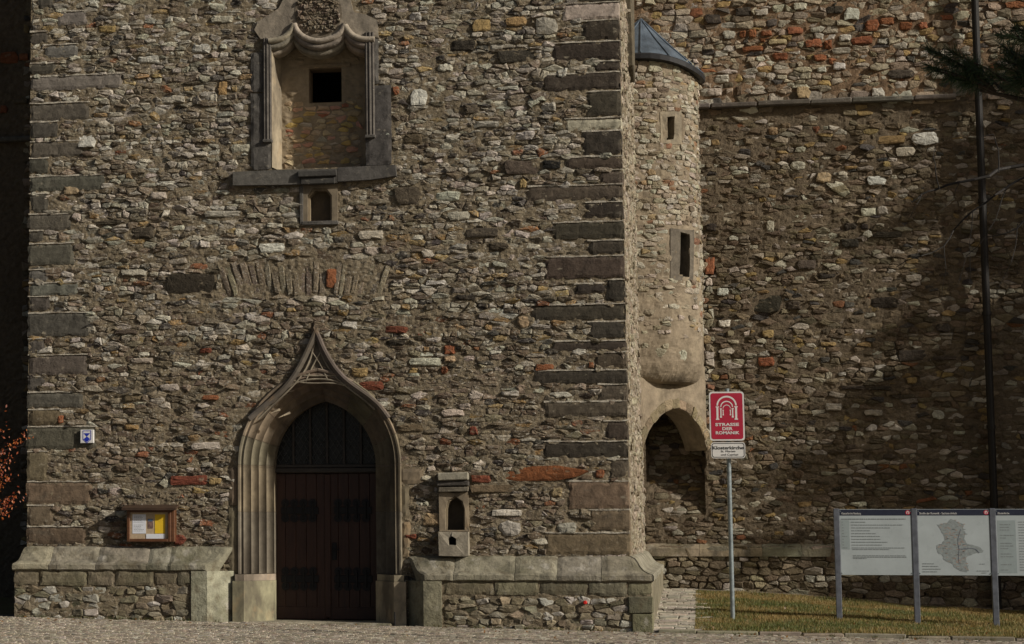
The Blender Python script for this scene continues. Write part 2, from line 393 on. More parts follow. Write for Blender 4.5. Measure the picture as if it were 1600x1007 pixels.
def lay_rubble(cells, Mf, parent, mat, palette, rng, n_big, skip=(), avoid=(), hgt=(.0, .03), gap=.008, base=-.03, features=(), name='stone', big_ok=None, flat=False, wob=.16):
    """the largest stones become parts of their own, the rest one stuff part.  features: (polygon, colour, height)"""
    rest = []; fz = [Zone(f[0]) for f in features]
    for poly in cells:
        A, c = area_c(poly)
        if any(z.has(c) for z in skip) or any(z.has(c) for z in fz): continue
        if avoid and any(z.has(p) for z in avoid for p in poly): continue
        if fz:
            hit = [z for z in fz if any(z.has(p) for p in poly)]
            for z in hit:                      # a stone crowded by a feature stone gives way
                zc = ((z.b[0]+z.b[1])/2, (z.b[2]+z.b[3])/2)
                poly = [((p[0]+(c[0]-p[0])*.75, p[1]+(c[1]-p[1])*.75) if z.has(p) else p) for p in poly]
        rest.append((abs(A), poly, c))
    rest.sort(key=lambda t: -t[0] if (big_ok is None or big_ok(t[2])) else 0)
    n_big = max(0, n_big-len(features))
    for f in features:
        mb = MB(); stone(mb, f[0], Mf, f[2], f[1], rng, gap=.004, base=base, rough=.8, cut=.12); mb.build(name, 'feature', parent)
    rub = MB()
    for k, (A, poly, c) in enumerate(rest):
        col = hsv_jit(palette(c, rng), rng, wob); h = rng.uniform(*hgt)+.015*noise.noise((c[0]*.8, c[1]*.8, 2.))
        if rng.random() < .12: h += .012
        if k < n_big:
            mb = MB(); stone(mb, poly, Mf, h, col, rng, gap, base, flat=flat); mb.build(name, mat, parent)
        else: stone(rub, poly, Mf, h, col, rng, gap, base, flat=flat)
    if rub.v: rub.build('rubble_stones', mat, parent, kind='stuff')
def sweep(mb, path, prof, Mf, col=ONE, cap=True):
    """profile (offset, height) along a path in (u,v)"""
    n = len(path); m = len(prof); vs_ = []
    for i, p in enumerate(path):
        a, b = path[max(i-1, 0)], path[min(i+1, n-1)]; tx, ty = b[0]-a[0], b[1]-a[1]; L = math.hypot(tx, ty) or 1.
        nx, ny = -ty/L, tx/L
        for o, d in prof: vs_.append(Mf(p[0]+nx*o, p[1]+ny*o, d))
    fs = [(i*m+k, (i+1)*m+k, (i+1)*m+k+1, i*m+k+1) for i in range(n-1) for k in range(m-1)]
    if cap: fs += [tuple(range(m)), tuple(range((n-1)*m, n*m))[::-1]]
    mb.add(vs_, fs, col)
def ring_plate(mb, outer, inner, d0, d1, d2, Mf, col=ONE):
    """plate with an opening: front at d1, outer sides to d0, reveal to d2"""
    _, c = area_c(inner)
    ang = sorted({round(math.atan2(p[1]-c[1], p[0]-c[0]), 5) for p in list(outer)+list(inner)})
    def hit(poly, a):
        dx, dy = math.cos(a), math.sin(a); best = None
        for k in range(len(poly)):
            p, q = poly[k-1], poly[k]; ex, ey = q[0]-p[0], q[1]-p[1]; den = dx*ey-dy*ex
            if abs(den) < 1e-12: continue
            px, py = p[0]-c[0], p[1]-c[1]; t = (px*ey-py*ex)/den; s = (px*dy-py*dx)/den
            if t > 0 and -1e-6 <= s <= 1+1e-6: best = t if best is None else max(best, t)
        t = best or 0; return (c[0]+dx*t, c[1]+dy*t)
    O = [hit(outer, a) for a in ang]; I = [hit(inner, a) for a in ang]; n = len(ang)
    vs_ = [Mf(*p, d0) for p in O]+[Mf(*p, d1) for p in O]+[Mf(*p, d1) for p in I]+[Mf(*p, d2) for p in I]
    fs = []
    for k in range(n):
        j = (k+1) % n
        for r in range(3): fs.append((r*n+k, r*n+j, (r+1)*n+j, (r+1)*n+k))
    mb.add(vs_, fs, col)
def rough_block(mb, x0, x1, z0, z1, yf, yb, col, rg, chip=.012, step=.055):
    """a hewn block: uneven face, chipped arrises"""
    nx, nz = max(2, round((x1-x0)/step)), max(2, round((z1-z0)/step)); m = min(x1-x0, z1-z0); sd = rg.uniform(0, 99)
    V, C_, F_, ring_ = [], [], [], []
    for j in range(nz+1):
        for i in range(nx+1):
            x, z = x0+(x1-x0)*i/nx, z0+(z1-z0)*j/nz; ex, ez = i in (0, nx), j in (0, nz)
            q = noise.noise((x*9+sd, z*9, sd)); y = yf+.007*q+rg.uniform(-.002, .002)
            if ex or ez:
                k = min(abs(rg.gauss(0, 1))*chip*(1.8 if ex and ez else 1.), .22*m)
                if ex: x += k if i == 0 else -k
                if ez: z += k if j == 0 else -k
                y += .006+rg.uniform(0, .012)
            else: x += rg.uniform(-.2, .2)*step; z += rg.uniform(-.2, .2)*step
            w = 1+.22*q+rg.uniform(-.08, .08); V.append((x, y, z)); C_.append(tuple(max(.005, t*w) for t in col))
    for j in range(nz):
        for i in range(nx): p = j*(nx+1)+i; F_.append((p, p+1, p+nx+2, p+nx+1))
    ring_ = list(range(nx+1))+[j*(nx+1)+nx for j in range(1, nz+1)]+[nz*(nx+1)+i for i in range(nx-1, -1, -1)]+[j*(nx+1) for j in range(nz-1, 0, -1)]
    o = len(V); n = len(ring_)
    for r_ in ring_: V.append((V[r_][0], yb, V[r_][2])); C_.append(tuple(col))
    for k in range(n): F_.append((o+k, o+(k+1) % n, ring_[(k+1) % n], ring_[k]))
    mb.add(V, F_, C_)
def text_mesh(name, body, size, mat, parent, loc, rotx=math.pi/2, align='CENTER', width=None, bold=0.):
    cu = bpy.data.curves.new(name, 'FONT'); cu.body = body; cu.size = size; cu.align_x = align; cu.extrude = .0008; cu.offset = bold
    cu.resolution_u = 3
    ob = bpy.data.objects.new(name, cu); COL.objects.link(ob)
    bpy.context.view_layer.update()
    me = bpy.data.meshes.new_from_object(ob.evaluated_get(bpy.context.evaluated_depsgraph_get()))
    bpy.data.objects.remove(ob); bpy.data.curves.remove(cu)
    a = np.zeros(len(me.vertices)*3); me.vertices.foreach_get("co", a); a = a.reshape(-1, 3)
    if width: a[:, 0] *= width/(a[:, 0].max()-a[:, 0].min())
    b = np.stack([a[:, 0], -a[:, 2], a[:, 1]], 1); me.vertices.foreach_set("co", b.ravel())
    me.name = name; me.materials.clear(); me.materials.append(M[mat]); return link(name, me, parent, Vector(loc))

# ================================================================ the setting: ground, cobbles, kerb, lawn
rng = random.Random(7)
XL, XR = pX(45, 500), pX(976, 500)
YN = 9.0                                   # the nave walls stand back behind the tower front
GS = -.0146                                # the square falls gently to the right
def gz(x): return GS*(min(max(x, -30), 40)-4.68)
def zbase(x): return max(-.35, .44-.0695*(x-4.6))
def lawn_z(x, y):
    t = min(max((y+.33)/9.33, 0), 1); return (gz(x)+.055)*(1-t)+zbase(x)*t + .02*math.sin(x*1.7+y)*math.sin(y*.9)*min(1, t*4)
KERB_Y = -.40
g = MB(); xs = [-120, -30, -12, -6, 0, 4, 8, 12, 20, 40, 120]; ys = [-160, -60, -20, -12, -9.5, -.2]
g.add([(x, y, gz(x)-(.02 if y > -9.6 else 0)) for y in ys for x in xs],
      [(j*len(xs)+i, j*len(xs)+i+1, (j+1)*len(xs)+i+1, (j+1)*len(xs)+i) for j in range(len(ys)-1) for i in range(len(xs)-1)])
ground = g.build('ground', 'far_ground', None, (0, 0, 0), 'structure')
g = MB(); xs = [-120, -30, -12, -8, -4, 0, 4.7, 8, 12, 20, 40, 120]; ys = [-.2, 2, 5, 9.3, 40, 160]   # ground round the church
g.add([(x, y, gz(x)-.03 if x < 4.75 else lawn_z(x, y)-.12) for y in ys for x in xs],
      [(j*len(xs)+i, j*len(xs)+i+1, (j+1)*len(xs)+i+1, (j+1)*len(xs)+i) for j in range(len(ys)-1) for i in range(len(xs)-1)])
g.build('ground_behind', 'soil', None, (0, 0, 0), 'structure')
# cobbles in fanned arcs across the visible strip of the square
mb = MB(); rngc = random.Random(3); y = .55; row = 0
pal_c = [(4, (.235, .205, .16)), (3, (.29, .26, .21)), (2, (.19, .16, .125)), (1.2, (.36, .33, .28)), (1, (.14, .125, .105))]
joints = MB(); nx = 120
joints.add([(-9+22*i/nx, yy, gz(-9+22*i/nx)+.004) for yy in (-9.6, .6) for i in range(nx+1)], [(i, i+1, nx+2+i, nx+1+i) for i in range(nx)])
square = joints.build('cobbled_square', 'joint', None, (0, 0, 0), 'structure')
while y > -9.5:
    s = rngc.uniform(.072, .092); x = -8.5 + rngc.uniform(0, .1)
    while x < 12.5:
        w = rngc.uniform(.072, .105); ph = (x % 1.4)/1.4; yy = y + .16*math.sin(ph*math.pi)
        blocked = (yy > KERB_Y-.06 and x > 4.6) or (yy > -.40 and (x < -1.42 or x > 1.6) and x < 4.75) or yy > .0 or (yy > -.28 and -1.5 < x < 1.6)
        if not blocked:
            zt = gz(x)+rngc.uniform(.010, .022); a, b = w*.46, s*.46; c = hsv_jit(pick(pal_c, rngc), rngc, .2)
            j = lambda k: rngc.uniform(-k, k)
            b0 = [(x+sx*a+j(.006), yy+sy*b+j(.006)) for sx, sy in ((-1, -1), (1, -1), (1, 1), (-1, 1))]
            V = [(p[0], p[1], gz(x)-.005) for p in b0] + [(x+(p[0]-x)*.72, yy+(p[1]-yy)*.72, zt+j(.004)) for p in b0]
            mb.add(V, [(4, 5, 6, 7)]+[(k, (k+1) % 4, 4+(k+1) % 4, 4+k) for k in range(4)], c)
        x += w
    y -= s; row += 1
mb.build('cobblestones', 'cobble', square, (0, -2, 0), 'stuff')
# kerb between square and lawn
kerb = MB(); kerb.box(4.70, 24, KERB_Y-.03, KERB_Y+.09, -.6, -.25); kerb = kerb.build('kerb', 'joint', None, None, 'structure')
x = 4.74
while x < 13.5:
    w = rngc.uniform(.45, .85); m_ = MB(); c = hsv_jit((.2, .175, .135), rngc, .2); z = gz(x)+rngc.uniform(.045, .065)
    m_.box(x, x+w-.012, KERB_Y-.06+rngc.uniform(-.01, .01), KERB_Y+.10, z-.25, z, c, .012, .006, rngc); m_.build('kerb_stone', 'kerb', kerb); x += w
# lawn
nxl, nyl = 60, 40; V = []; F_ = []
for j in range(nyl+1):
    for i in range(nxl+1):
        y = -.32+9.5*j/nyl; x0 = 5.32-.17*(j/nyl); x = x0+(22-x0)*(i/nxl)**1.3; V.append((x, y, lawn_z(x, y)))
F_ = [(j*(nxl+1)+i, j*(nxl+1)+i+1, (j+1)*(nxl+1)+i+1, (j+1)*(nxl+1)+i) for j in range(nyl) for i in range(nxl)]
lawn = np_mesh('lawn', V, F_, 'soil', None, np.ones((len(V), 3)), 'structure')
nr = np.random.default_rng(5); nb = 130000
bx = 5.25+nr.random(nb)**1.15*7.5; by = -.30+nr.random(nb)*8.9
bz = np.array([lawn_z(a, b) for a, b in zip(bx, by)])
dry = np.array([noise.noise((a*.55+3, b*.5, 1.))+.7*noise.noise((a*2.1, b*1.6, 5.)) for a, b in zip(bx, by)])+.35*nr.standard_normal(nb)
hh = (.014+.034*nr.random(nb))*np.array([1.15+.9*noise.noise((p*1.3, q*1.1, 8.)) for p, q in zip(bx, by)]); an = nr.random(nb)*6.283; le = .5*nr.random(nb)*hh; wd = .004+.004*nr.random(nb)
dx, dy = np.cos(an), np.sin(an); la = nr.random(nb)*6.283
P0 = np.stack([bx-dx*wd, by-dy*wd, bz-.005], 1); P1 = np.stack([bx+dx*wd, by+dy*wd, bz-.005], 1)
P2 = np.stack([bx+np.cos(la)*le, by+np.sin(la)*le, bz+hh], 1)
VV = np.stack([P0, P1, P2], 1).reshape(-1, 3); FF = np.arange(nb*3).reshape(-1, 3)
k = np.clip(.50+1.5*dry, 0, 1)[:, None]
cc = (np.array([.085, .105, .022])*(1-k)+np.array([.25, .175, .06])*k)*(.7+.6*nr.random((nb, 1)))
g_ob = np_mesh('grass', VV, FF, 'blade', None, np.repeat(cc, 3, 0), 'stuff'); tag(g_ob, 'patchy yellow and green winter grass beside the church', 'grass')
wv, wc_ = [], []; rwd = random.Random(77)
for k in range(150):
    if rwd.random() < .7:
        x = rwd.choice([rwd.uniform(-4.6, -1.5), rwd.uniform(1.5, 4.7)]); y = -.40-abs(rwd.gauss(0, .025))
    else: x = rwd.uniform(4.75, 12.5); y = KERB_Y-.07-abs(rwd.gauss(0, .02))
    for q in range(rwd.randint(4, 12)):
        an_ = rwd.uniform(0, 6.28); hq = rwd.uniform(.02, .07); bx_, by_ = x+rwd.gauss(0, .02), y+rwd.gauss(0, .012); z_ = gz(x)+.004
        wv += [(bx_-.004, by_, z_), (bx_+.004, by_, z_), (bx_+math.cos(an_)*hq*.6, by_-abs(math.sin(an_))*hq*.5, z_+hq)]
        wc_ += [hsv_jit((.07, .095, .025) if rwd.random() < .7 else (.2, .15, .06), rwd, .3)]*3
w_ob = np_mesh('weeds', wv, np.arange(len(wv)).reshape(-1, 3), 'blade', None, np.array(wc_), 'stuff'); tag(w_ob, 'sparse weeds and grass tufts along the plinth foot', 'weeds')
lv, lc_ = [], []; rlf = random.Random(41)
for k in range(420):
    if k % 2: x, y = rlf.uniform(5.3, 11.5), rlf.uniform(-.3, 8.4); z_ = lawn_z(x, y)+.03
    else: x, y = rlf.uniform(-6, 11), -.42-abs(rlf.gauss(0, 1.4)); z_ = gz(x)+.028
    u_ = Vector((rlf.gauss(0, 1), rlf.gauss(0, 1), rlf.gauss(0, .35))).normalized(); v_ = u_.cross(Vector((rlf.gauss(0, .3), rlf.gauss(0, .3), 1))).normalized(); s_ = rlf.uniform(.018, .035)
    p_ = Vector((x, y, z_)); lv += [tuple(p_-u_*s_), tuple(p_+v_*s_*.55), tuple(p_+u_*s_), tuple(p_-v_*s_*.55)]; lc_ += [hsv_jit(rlf.choice([(.22, .10, .03), (.28, .15, .05), (.15, .085, .04)]), rlf, .25)]*4
tag(np_mesh('fallen_leaves', lv, np.arange(len(lv)).reshape(-1, 4), 'leaf', None, np.array(lc_), 'stuff'), 'scattered brown fallen leaves on the lawn and cobbles', 'leaves')
# paved strip along the tower's side
path = MB(); path.add([(x, y, lawn_z(5.0, y)-.015) for y in (-.31, 2, 4, 6, 9.2) for x in (4.5, 5.36)], [(2*i, 2*i+1, 2*i+3, 2*i+2) for i in range(4)])
path = path.build('paved_path', 'joint', None, None, 'structure')
y = -.30; cnt = 0; pstuff = MB()
while y < 9.0:
    d = rngc.uniform(.13, .24); x = 4.52
    while x < 5.30-.017*y:
        w = rngc.uniform(.14, .30); z = lawn_z(5.0, y+d/2)+rngc.uniform(-.002, .008); c = hsv_jit((.34, .31, .26), rngc, .35)
        m_ = MB() if cnt < 300 else pstuff
        m_.box(x, x+w-.02, y, y+d-.02, z-.05, z, c, .008, .009, rngc)
        if cnt < 300: m_.build('paving_stone', 'cobble', path); cnt += 1
        x += w
    y += d
if pstuff.v: pstuff.build('paving_stones', 'cobble', path, kind='stuff')

# ================================================================ the tower
tower = thing('church_tower', 'massive rubble stone church tower with pointed portal and dark corner stones', 'church tower', (0, 0, 0))
FM = lambda u, v, d: (u, -d, v)            # facade map: (along, up, proud)
def prect(x0, x1, y0, y1, Y=0.):
    ym, xm = (y0+y1)/2, (x0+x1)/2
    return rect(pX(x0, ym, Y), pX(x1, ym, Y), pZ(xm, y1, Y), pZ(xm, y0, Y))
def ppoly(pts, Y=0.):
    o = [(pX(x, y, Y), pZ(x, y, Y)) for x, y in pts]
    return o if area_c(o)[0] > 0 else o[::-1]
def blob(r, rg, j=.12):
    (x0, z0), (x1, _), (_, z1), _ = r; w, h = x1-x0, z1-z0; q = lambda s: rg.uniform(0, s)
    m = min(w, h)*j*2
    return [(x0+q(m), z0+q(m*.5)), (x0+w*.5, z0+rg.uniform(-.3, .4)*m), (x1-q(m), z0+q(m*.5)), (x1+rg.uniform(-.5, .3)*m, z0+h*.5),
            (x1-q(m), z1-q(m*.5)), (x0+w*.45, z1+rg.uniform(-.4, .3)*m), (x0+q(m), z1-q(m*.5)), (x0+rg.uniform(-.3, .5)*m, z0+h*.5)]
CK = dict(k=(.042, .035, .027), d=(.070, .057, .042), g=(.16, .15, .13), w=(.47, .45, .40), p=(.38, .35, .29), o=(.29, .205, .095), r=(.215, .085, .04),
          R=(.16, .05, .03), b=(.12, .092, .06), t=(.30, .23, .14), v=(.012, .011, .01))  # v: near-black stone, painting the shade inside an open wall hole
def feats(txt, Y=0., rg=random.Random(11), h=.02):
    out = []
    for ln in txt.split(';'):
        q = ln.split()
        if len(q) < 5: continue
        out.append((blob(prect(*map(float, q[:4]), Y), rg), hsv_jit(CK[q[4]], rg, .1), h+rg.uniform(0, .012)))
    return out
# ---- portal measures (the door stands deep behind the mouldings)
YD = .72
_xl, _xr = pX(431, 850, YD), pX(592, 850, YD); PA = (_xr-_xl)/2; PC = (_xl+_xr)/2
ZS, ZA = pZ(511, 728, YD), pZ(512, 627, YD); PH = ZA-ZS; PR = (PA*PA+PH*PH)/(2*PA)
ZFLOOR = pZ(511, 969, YD)
def arch_pt(o, t, side):                   # point on the pointed arch pushed out by o, t = 0 spring .. 1 apex
    th = t*math.acos((PR-PA)/(PR+o)); return (PC + side*(-(PR-PA)+(PR+o)*math.cos(th)), ZS+(PR+o)*math.sin(th))
def arch_poly(o, z0, n=10):
    return [(PC+(PA+o), z0)]+[arch_pt(o, k/n, 1) for k in range(n+1)]+[arch_pt(o, k/n, -1) for k in range(n-1, -1, -1)]+[(PC-(PA+o), z0)]
PW = .44
# ---- openings
win_open = prect(424, 571, 40, 263); niche_open = prect(478, 522, 292, 352); shrine_open = prect(690, 730, 772, 832)
hole_sheet = [Zone(arch_poly(PW-.06, -1.)), Zone(win_open), Zone(niche_open), Zone(shrine_open)]
# ---- stone exclusion zones
ogee_px = [(391, 645), (413, 626), (441, 602), (462, 575), (479, 545), (488, 520), (494, 512), (500, 522), (508, 545), (522, 570), (545, 595), (575, 615), (603, 640)]
ex_frame = ppoly([(390, 80), (408, 30), (450, -12), (545, -12), (592, 30), (594, 130), (614, 133), (621, 285), (364, 292), (364, 266), (391, 264)])
ex_niche = prect(468, 529, 285, 353); ex_shrine = prect(684, 735, 737, 869)
ex_portal = arch_poly(PW+.01, -1.); ex_ogee = ppoly(ogee_px+[(511, 700)])
ex_flank = [prect(356, 378, 728, 898), prect(620, 663, 730, 758), prect(620, 643, 757, 872)]
ex_vous = ppoly([(342, 415), (478, 402), (615, 412), (606, 462), (478, 462), (352, 466)])
quoin_r = """880 966 5 32 p;907 966 32 64 k;863 966 66 96 k;929 967 96 113 k;850 967 115 142 k;919 968 143 182 k;882 969 185 205 p;909 970 205 243 k;884 970 245 265 d;938 971 266 289 d;825 971 290 314 d;914 972 316 342 k;
864 972 347 374 k;918 973 376 399 k;854 974 401 436 d;950 975 437 473 k;897 947 444 460 k;830 976 476 501 k;918 976 503 529 k;859 977 533 549 k;932 978 551 576 d;834 978 579 600 k;934 979 601 626 d;850 980 628 652 d;943 980 658 688 k;850 981 690 716 k;950 982 718 747 d;886 982 752 796 b;920 984 797 830 b;852 985 833 868 b;900 966 -28 3 k"""
quoin_l = """61 83 -6 14 d;90 137 18 41 g;47 76 50 69 k;67 122 70 92 g;47 88 99 117 d;47 192 118 141 g;47 140 161 190 d;46 91 191 216 d;46 132 221 247 d;46 76 248 272 k;46 164 275 299 d;46 76 303 333 k;47 111 335 361 d;46 68 361 379 d;46 116 381 415 d;45 78 422 440 g;45 122 442 463 g;44 78 464 487 d;44 140 489 527 d;44 71 530 553 d;44 137 555 587 d;43 72 589 611 d;43 130 613 638 d;43 95 640 665 b;43 151 667 703 d;42 75 706 752 b;42 144 753 789 b;41 84 790 822 b;40 135 823 851 b"""
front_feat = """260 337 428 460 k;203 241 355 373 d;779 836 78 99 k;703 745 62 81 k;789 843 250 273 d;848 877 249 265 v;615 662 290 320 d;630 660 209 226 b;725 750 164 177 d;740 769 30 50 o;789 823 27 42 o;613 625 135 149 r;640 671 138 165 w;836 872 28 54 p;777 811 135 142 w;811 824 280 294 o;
727 779 356 371 d;761 795 380 392 d;714 743 460 470 k;666 698 438 446 w;602 638 510 521 R;603 634 531 540 k;693 712 540 555 r;693 712 556 566 t;700 713 567 575 k;688 700 573 585 r;836 866 569 579 r;919 928 566 576 r;620 662 664 676 b;732 747 667 680 R;784 811 611 620 w;757 770 508 517 o;809 827 494 512 t;
509 528 418 452 r;405 446 380 395 w;311 331 544 553 R;266 326 742 758 R;326 346 746 757 o;195 218 664 672 o;89 100 649 662 r;178 202 726 737 b;195 222 618 627 b;315 342 617 626 r;271 291 835 853 R;930 944 733 747 r;769 816 796 807 w;735 805 758 770 b;860 880 762 778 t;632 652 835 843 R;737 769 742 755 R;152 182 41 52 o;339 356 127 149 o;
550 575 574 590 o;560 600 596 610 R;120 150 210 232 w;640 690 560 572 p;360 392 225 240 p;300 330 70 84 w;250 290 150 162 p;190 230 420 432 p;560 600 360 374 p;690 726 640 652 p;660 690 800 822 t;780 815 815 838 p;870 900 815 835 p;250 280 600 612 p;300 345 690 703 p;180 215 515 523 d;205 240 560 568 p;320 380 330 340 p;680 720 300 314 w;590 612 200 214 w;740 780 190 200 p;700 735 330 345 p;845 870 160 176 w;805 835 205 220 w;100 125 290 305 t;150 190 345 352 d;215 250 88 100 w;330 365 25 36 p;235 262 300 312 p;640 660 20 34 w;683 708 100 112 w"""
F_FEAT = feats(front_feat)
F_FEAT.append((ppoly([(775, 746), (800, 735), (838, 727), (880, 728), (922, 737), (905, 745), (865, 752), (810, 753)]), (.20, .075, .03), .02))
def quoin_rects(t): return [(prect(*map(float, q.split()[:4])), q.split()[4]) for q in t.replace('\n', '').split(';')]
QR, QL = quoin_rects(quoin_r), quoin_rects(quoin_l)
skip = [Zone(z) for z in [ex_frame, ex_niche, ex_shrine, ex_portal, ex_ogee, ex_vous]+ex_flank+[r for r, _ in QR+QL]]
avoid = [Zone(win_open), Zone(arch_poly(PW-.1, -1.)), Zone(shrine_open), Zone(niche_open)]
ZTOP = 9.95
wall = sheet(XL, XR, .2, ZTOP, .022, FM, hole_sheet, .015, 1.7, -.005).build('front_wall', 'mortar', tower, (0, 0, 0))
rs = random.Random(21)
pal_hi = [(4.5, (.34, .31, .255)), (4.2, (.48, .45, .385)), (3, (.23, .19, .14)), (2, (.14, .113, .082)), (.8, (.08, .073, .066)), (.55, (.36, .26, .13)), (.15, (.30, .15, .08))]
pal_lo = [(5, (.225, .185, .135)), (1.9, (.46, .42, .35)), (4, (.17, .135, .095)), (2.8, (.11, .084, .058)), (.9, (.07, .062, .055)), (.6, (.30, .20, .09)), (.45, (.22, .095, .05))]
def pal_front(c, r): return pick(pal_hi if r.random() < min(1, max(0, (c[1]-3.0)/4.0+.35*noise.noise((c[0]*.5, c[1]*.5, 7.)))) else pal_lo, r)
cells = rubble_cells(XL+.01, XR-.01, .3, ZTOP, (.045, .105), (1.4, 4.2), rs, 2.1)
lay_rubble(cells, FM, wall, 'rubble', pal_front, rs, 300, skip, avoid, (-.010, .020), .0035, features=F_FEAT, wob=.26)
# fan of upright stones: a relieving arch
vo = random.Random(5); x = 347.
while x < 608:
    w = vo.uniform(8, 13); f = Vector((478, 800)); q = []
    for (xx, yy) in ((x, 461+vo.uniform(-4, 4)), (x+w-1.5, 461+vo.uniform(-4, 4)), (x+w-1.5, 413+vo.uniform(-7, 5)), (x, 413+vo.uniform(-7, 5))):
        k = (800-yy)/(800-440); q.append((478+(xx-478)*k, yy))
    if not 500 < x < 522:
        mb = MB(); stone(mb, ppoly(q), FM, vo.uniform(-.014, .008), hsv_jit(vo.choice([(.12, .10, .078), (.22, .185, .135), (.22, .185, .135), (.27, .235, .175), (.19, .157, .115)]), vo), vo, .003, rough=.3); mb.build('arch_stone', 'rubble', wall)
    x += w
# corner stones
rq = random.Random(9)
for side, L in ((1, QR), (-1, QL)):
    for r, c in L:
        (x0, z0), (x1, _), (_, z1), _ = r; mb = MB()
        if side > 0 and x1 > XR-.15: x1 = XR+rq.uniform(.008, .022)
        if side < 0 and x0 < XL+.12: x0 = XL-rq.uniform(.0, .015)
        base = CK[c]
        if side < 0 and c in 'kd': base = (.078, .071, .058)
        yq = -rq.uniform(.010, .020); cq = hsv_jit(base, rq, .2)
        if side > 0: mb.box(x0+.05, x1, yq+.03, .30 if x1-x0 > .6 else .55, z0+.012, z1-.012, cq, .012, .004, rq)
        rough_block(mb, x0+rq.uniform(-.03, .03), x1, z0+.003, z1-.003, yq, .06, cq, rq, .013)
        mb.build('corner_stone', 'quoin', wall)
        pj = MB(); n_ = max(3, int((x1-x0)/.09)); up_, dn_ = [], []
        for i_ in range(n_+1):
            xx = x0+(x1-x0)*i_/n_; up_.append((xx, z1+rq.uniform(.004, .022))); dn_.append((xx, z1-rq.uniform(.0, .012)))
        pj.prism(dn_+up_[::-1], -.02, rq.uniform(.010, .018), FM); pj.build('mortar_joint', 'pointing', wall)
# tower sides, back and the storeys above the picture
SM = lambda u, v, d: (XR+d, u, v)
side_w = sheet(.0, YN, .2, ZTOP, .06, SM, (), .02, 4.4).build('side_wall', 'mortar', tower, (XR, 0, 0))
cells = rubble_cells(.35, YN, .9, ZTOP, (.07, .16), (1.3, 3.2), rs)
lay_rubble(cells, SM, side_w, 'rubble', lambda c, r: pick([(3, (.42, .37, .29)), (3, (.34, .29, .22)), (1, (.26, .21, .15))], r), rs, 120, [], [], (-.01, .018), .006)
mb = MB(); mb.add([(XL, 0, .0), (XL, YN+.5, .0), (XL, YN+.5, ZTOP), (XL, 0, ZTOP)], [(0, 3, 2, 1)]); mb.build('left_side_wall', 'mortar', tower)
mb = MB(); mb.box(XL, XR, .01, YN+2, ZTOP+.002, 23, ONE); mb.build('upper_storeys', 'mortar', tower)
mb = MB(); mb.box(XL-.1, XR+.1, YN+1, YN+1.3, 0, ZTOP, ONE); mb.build('back_wall', 'mortar', tower)
# thick dark slab standing proud high on the side wall
mb = MB(); zc = pZ(992, 128, 5.5); mb.box(XR-.05, XR+.10, 4.2, 5.6, zc, 10.6, (.10, .085, .06), .02, .01, rq); mb.build('buttress_slab', 'quoin', tower)

# ---- plinth
ZTL, ZTR = pZ(200, 854), pZ(800, 869)
OUT, SIDE_L, SIDE_R = .36, .12, .33
prof = [(0, 0), (.03, -.004), (.085, -.03), (.13, -.085), (.17, -.15), (.22, -.20), (.29, -.232), (.355, -.25), (.372, -.27), (.372, -.335), (.345, -.355), (.20, -.36)]
def ledge_block(zt, xa, xb, ka, kb, par, col):
    """xa, xb end positions on the wall line; ka, kb how the ends run out with the projection"""
    mb = MB(); n = len(prof); V = []
    ns = max(4, round((xb-xa)/.07)); cl = []
    for s_ in range(ns+1):
        t = s_/ns; e = .010 if s_ in (0, ns) else 0
        for o, z in prof:
            X = xa+ka*o+(xb+kb*o-xa-ka*o)*t; q = noise.noise((X*6, o*9, zt*3))+.6*noise.noise((X*19, o*23, 1.))
            V.append((X, -o+.009*q+e, zt+z-.010*abs(q)-e+rq.uniform(-.003, .003))); w = 1+.25*q; cl.append(tuple(t_*w for t_ in col))
    f = [(s_*n+i, s_*n+i+1, (s_+1)*n+i+1, (s_+1)*n+i) for s_ in range(ns) for i in range(n-1)] + [tuple(range(n))[::-1], tuple(range(ns*n, ns*n+n))]
    mb.add(V, f, cl); return mb.build('ledge_stone', 'ledge', par)
xsl = pX(366, 920); kl = -(xsl-pX(324, 930, -.345))/.345
xsr = pX(638, 930); kr = (pX(662, 940, -.345)-xsr)/.345
plinths = []
pal_pl = [(4, (.22, .195, .145)), (2.5, (.17, .145, .10)), (2.4, (.42, .40, .36)), (1.5, (.12, .108, .07)), (1.5, (.27, .225, .155))]
